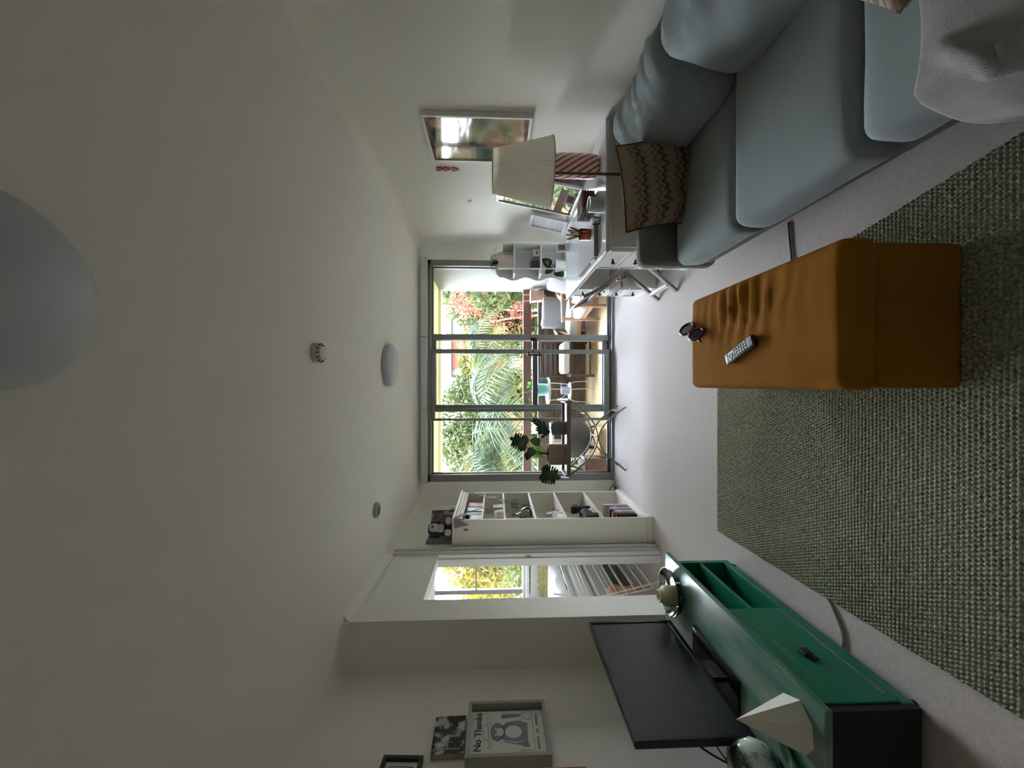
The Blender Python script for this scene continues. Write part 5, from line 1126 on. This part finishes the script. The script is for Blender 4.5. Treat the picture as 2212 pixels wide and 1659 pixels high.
q = thing('sill_plant', 'thin leaved sprig in the red pot on the sill', 'plant', (-2.66, 4.71, 1.145))
for k in range(7):
    a = k * 0.9; p = (0.04 * math.cos(a), 0.03 * math.sin(a), 0.05 + 0.018 * k)
    MB().tube([(0, 0, 0), p], 0.0015, 5).build('stem', M['stem'], q); mesh_leaf(q, 'leaf', OV, p, (R(50), R(20 * k), a), 0.04, M['leaf_dark'])

# ------------------------------------------------------------------ outside
struct(MB().box(-60, 60, BYB + 0.3, 90, -6.2, -6.0).build('ground', mat('lawn', (96, 112, 62), 0.95, var=(0.6, (130, 120, 80), 0.6))), 'lawn below the balcony')
def hillside():
    def fn(u, v):
        x = -48 + 96 * u; y = 33 + 9 * v
        H = 3.6 + 1.4 * mnoise.noise(Vector((x * 0.12, 0, 4))) + 0.7 * mnoise.noise(Vector((x * 0.5, 1, 4)))
        z = -6 + (H + 6) * math.sin(min(1, v * 1.15) * math.pi / 2)
        b = mnoise.noise(Vector((x * 1.1, v * 9, z * 1.1))) + 0.5 * mnoise.noise(Vector((x * 2.6, v * 22, z * 2.4)))
        return (x, y - 0.9 * b, z + 0.5 * b)
    o = MB().grid(330, 56, fn).build('hillside', mat('wooded_hillside', (40, 44, 20), 0.95, spec=0.05, var=(0.8, (54, 50, 26), 0.9), bump=(6, 1.0)))
    return struct(o, 'wooded hillside far behind the palms')
hillside()
def crown(name, parent, c, rad, n, size, m, hollow=0.35):
    v = []; f = []
    for k in range(n):
        while True:
            d = Vector((random.uniform(-1, 1), random.uniform(-1, 1), random.uniform(-1, 1)))
            if hollow < d.length < 1: break
        cl = mnoise.noise(d * 2.3 + Vector(c)) 
        if cl < -0.12 and random.random() < 0.75: continue
        p = Vector((c[0] + d.x * rad[0], c[1] + d.y * rad[1], c[2] + d.z * rad[2]))
        a = Vector((random.gauss(0, 1), random.gauss(0, 1), random.gauss(0, 1))).normalized(); b = a.orthogonal().normalized()
        s_ = size * random.uniform(0.6, 1.3); o = len(v)
        v += [p - a * s_, p + b * s_ * 0.42, p + a * s_, p - b * s_ * 0.42]; f.append((o, o + 1, o + 2, o + 3))
    return MB().add(v, f).build(name, m, parent)
def tree(label, base, h, crowns, m, size, trunk_r=0.16, group='trees beyond the balcony', branches=7):
    t = thing('tree', label, 'tree', base, group=group)
    MB().tube(spline([(0, 0, 0), (0.1, 0.05, h * 0.4), (-0.05, 0, h * 0.75), (0.05, 0, h)]), [trunk_r * (1 - 0.6 * i / 18) for i in range(19)], 9).build('trunk', mat('bark_' + str(len(bpy.data.materials)), (120, 104, 88), 0.9, bump=(12, 0.5)), t, smooth=180)
    for k in range(branches):
        cc = crowns[k % len(crowns)]; c, rad = cc[0], cc[1]
        e = Vector(c) + Vector((random.uniform(-0.7, 0.7) * rad[0], random.uniform(-0.7, 0.7) * rad[1], random.uniform(-0.4, 0.8) * rad[2]))
        MB().tube(bez((0, 0, h * random.uniform(0.5, 0.9)), (e.x * 0.2, e.y * 0.2, h), (e.x * 0.6, e.y * 0.6, e.z * 0.8 + h * 0.2), e, 8), [0.05 - 0.005 * i for i in range(9)], 6).build('branch', mat('branch_' + str(len(bpy.data.materials)), (126, 112, 98), 0.9), t, smooth=180)
    for c, rad, n in crowns: crown('crown', t, c, rad, n, size, m)
    return t
LG1 = leaf_mat('light_green_foliage', (70, 74, 38), (46, 58, 27), 0.4, k=0.84)
LG2 = leaf_mat('yellow_green_foliage', (86, 80, 33), (60, 68, 29), 0.4, k=0.84)
LG3 = leaf_mat('grey_green_foliage', (66, 72, 40), (46, 56, 28), 0.4, k=0.84)
LR = leaf_mat('coral_blossom', (134, 72, 54), (118, 56, 46), 0.4, k=0.84)
LY_ = leaf_mat('golden_foliage', (92, 76, 22), (64, 66, 25), 0.4, k=0.84)
tree('leafy light green tree right of the balcony beside the side wall', (3.45, 11.0, -6), 6.0, [((0, 0, 6.2), (1.3, 1.3, 1.4), 2600), ((-0.5, -0.3, 7.6), (1.0, 1.0, 0.9), 1800), ((0.3, 0, 8.6), (1.2, 0.9, 0.8), 1300)], LG1, 0.11)
tree('tree with coral blossom beyond the balcony chairs', (2.35, 12.5, -6), 6.0, [((0.1, 0, 7.2), (0.9, 0.8, 1.0), 650), ((0.3, 0, 8.4), (0.6, 0.6, 0.6), 420)], LR, 0.09)
tree('yellow green tree behind the tall palm', (0.2, 14.0, -6), 6.2, [((0, 0, 6.4), (1.9, 1.5, 1.7), 2600), ((0.9, 0, 7.8), (1.1, 1.0, 0.8), 900)], LG2, 0.12)
tree('grey green tree far left beyond the palms', (-3.4, 14.5, -6), 6.0, [((0, 0, 6.6), (2.2, 1.6, 2.0), 2800)], LG3, 0.12)
tree('golden tree filling the bedroom window', (-5.3, 10.0, -6), 6.0, [((0.3, 0, 6.9), (1.3, 1.1, 1.5), 3400), ((0.7, 0, 8.2), (0.7, 0.6, 0.6), 700)], LY_, 0.09)
tree('low green tree under the bedroom window view', (-4.2, 8.8, -6), 5.0, [((0, 0, 6.4), (1.2, 0.9, 0.9), 1800)], LG1, 0.08)
tree('dark green tree below the balcony rail', (0.6, 9.6, -6), 4.6, [((0, 0, 5.4), (2.4, 1.0, 1.1), 2600)], LG3, 0.10)

tree('dense tree behind the coral blossom', (4.4, 15.0, -6), 5.5, [((0, 0, 7.4), (2.5, 1.4, 2.9), 15000)], LG1, 0.125)
tree('dense olive tree behind the middle of the balcony rail', (1.4, 16.5, -6), 5.5, [((0, 0, 6.9), (2.7, 1.4, 2.2), 15000)], LG2, 0.13)
tree('dense green tree behind the tall palm on its left', (-1.9, 16.5, -6), 5.5, [((0, 0, 7.4), (2.8, 1.4, 2.8), 16000)], LG3, 0.13)
tree('dense tree beyond the left edge of the door view', (-5.4, 17.0, -6), 5.5, [((0, 0, 7.3), (2.6, 1.4, 2.7), 13000)], LG1, 0.135)

def palm(label, base, h, n, L, seed, m, spread=(0, 360)):
    rnd = random.Random(seed)
    t = thing('palm_tree', label, 'palm tree', base, group='palms beyond the balcony')
    MB().tube([(0, 0, 0), (0.08, 0, h * 0.5), (0, 0, h)], [0.19, 0.16, 0.15], 12).build('trunk', mat('palm_bark_%d' % seed, (150, 120, 92), 0.9, bump=(14, 0.6)), t, smooth=180)
    fib = MB()
    for k in range(26):
        a = rnd.uniform(0, 6.28); fib.tube(bez((0.1 * math.cos(a), 0.1 * math.sin(a), h - 0.5), (0.25 * math.cos(a), 0.25 * math.sin(a), h - 0.1), (0.3 * math.cos(a), 0.3 * math.sin(a), h), (0.42 * math.cos(a), 0.42 * math.sin(a), h - 0.15 + rnd.uniform(0, 0.3)), 5), 0.03, 5)
    fib.build('dry_fibres', mat('dry_fibre_%d' % seed, (84, 58, 30), 0.8), t)
    for k in range(n):
        a = R(spread[0] + (spread[1] - spread[0]) * k / n) + rnd.uniform(-0.15, 0.15); el = rnd.uniform(0.1, 1.25); LL = L * rnd.uniform(0.8, 1.1)
        d = Vector((math.cos(a), math.sin(a), 0)); top = LL * math.sin(el) * 0.55; out = LL * (0.55 + 0.35 * math.cos(el))
        p = bez((0, 0, h), d * out * 0.3 + Vector((0, 0, h + top * 0.9)), d * out * 0.75 + Vector((0, 0, h + top * 1.0)), d * out + Vector((0, 0, h + top * 0.35 - LL * 0.22)), 24)
        v = []; f = []; sd = Vector((-d.y, d.x, 0))
        for i in range(3, 25):
            for sub in (0,):
                if i == 24 and sub: continue
                q = p[i] if not sub else (p[i] + p[min(i + 1, 24)]) / 2
                tang = (p[min(i + 1, 24)] - p[i - 1]).normalized(); ll = LL * 0.30 * math.sin(math.pi * (i / 26) ** 0.8) + 0.06
                for s_ in (-1, 1):
                    e = q + (sd * s_ * 0.85 + tang * 0.55 + Vector((0, 0, -0.35 + rnd.uniform(-0.3, 0.2)))).normalized() * ll; mid = (q + e) / 2 + Vector((0, 0, 0.035))
                    w = tang * 0.017; o = len(v)
                    v += [q - w, q + w, mid + w, e, mid - w]; f.append((o, o + 1, o + 2, o + 3, o + 4))
        fr_ = MB().add(v, f).build('frond', m[k % len(m)], t)
        MB().tube(p[::3], [0.02 - 0.0018 * i for i in range(len(p[::3]))], 5).build('rachis', m[0], fr_)
    return t
PF = [leaf_mat('palm_green', (58, 68, 40), (46, 58, 36), 0.35, k=0.82), leaf_mat('palm_olive', (82, 78, 42), (62, 66, 38), 0.35, k=0.82), leaf_mat('palm_blue_green', (50, 62, 50), (40, 52, 42), 0.3, k=0.82)]
palm('tall palm with drooping fronds in front of the balcony', (-1.05, 9.2, -6), 7.15, 28, 2.45, 11, PF)
palm('palm left of the tall palm, partly behind the door frame', (-3.1, 10.2, -6), 7.6, 22, 2.4, 5, PF)
palm('shorter palm with olive fronds between the tall palm and the coral tree', (0.55, 10.9, -6), 7.6, 18, 1.9, 23, [PF[1], PF[0], PF[2]])

# far building
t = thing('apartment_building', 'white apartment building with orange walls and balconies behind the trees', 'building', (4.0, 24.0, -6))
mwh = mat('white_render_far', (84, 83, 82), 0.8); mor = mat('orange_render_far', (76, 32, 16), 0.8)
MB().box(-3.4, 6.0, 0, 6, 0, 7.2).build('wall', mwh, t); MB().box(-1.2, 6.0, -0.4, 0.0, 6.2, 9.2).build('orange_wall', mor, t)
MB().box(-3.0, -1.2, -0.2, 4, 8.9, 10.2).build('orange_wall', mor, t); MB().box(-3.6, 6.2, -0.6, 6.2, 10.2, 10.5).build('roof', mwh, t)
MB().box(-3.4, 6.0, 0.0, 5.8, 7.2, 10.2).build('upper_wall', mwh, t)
for k in range(5):
    for j in range(3):
        w_ = MB().box(-2.9 + k * 1.8, -2.0 + k * 1.8, -0.03, 0.02, 0.9 + j * 2.3, 2.2 + j * 2.3).build('window', plain('far_window_frame_%d_%d' % (k, j), (150, 156, 160), 0.4), t); MB().box(-2.82 + k * 1.8, -2.08 + k * 1.8, -0.04, -0.03, 0.98 + j * 2.3, 2.12 + j * 2.3).build('pane', plain('far_pane_%d_%d' % (k, j), (96, 110, 120), 0.1), w_)
    MB().box(-3.1 + k * 1.8, -1.8 + k * 1.8, -0.7, 0.0, 5.3, 5.9).build('balcony', mwh, t)
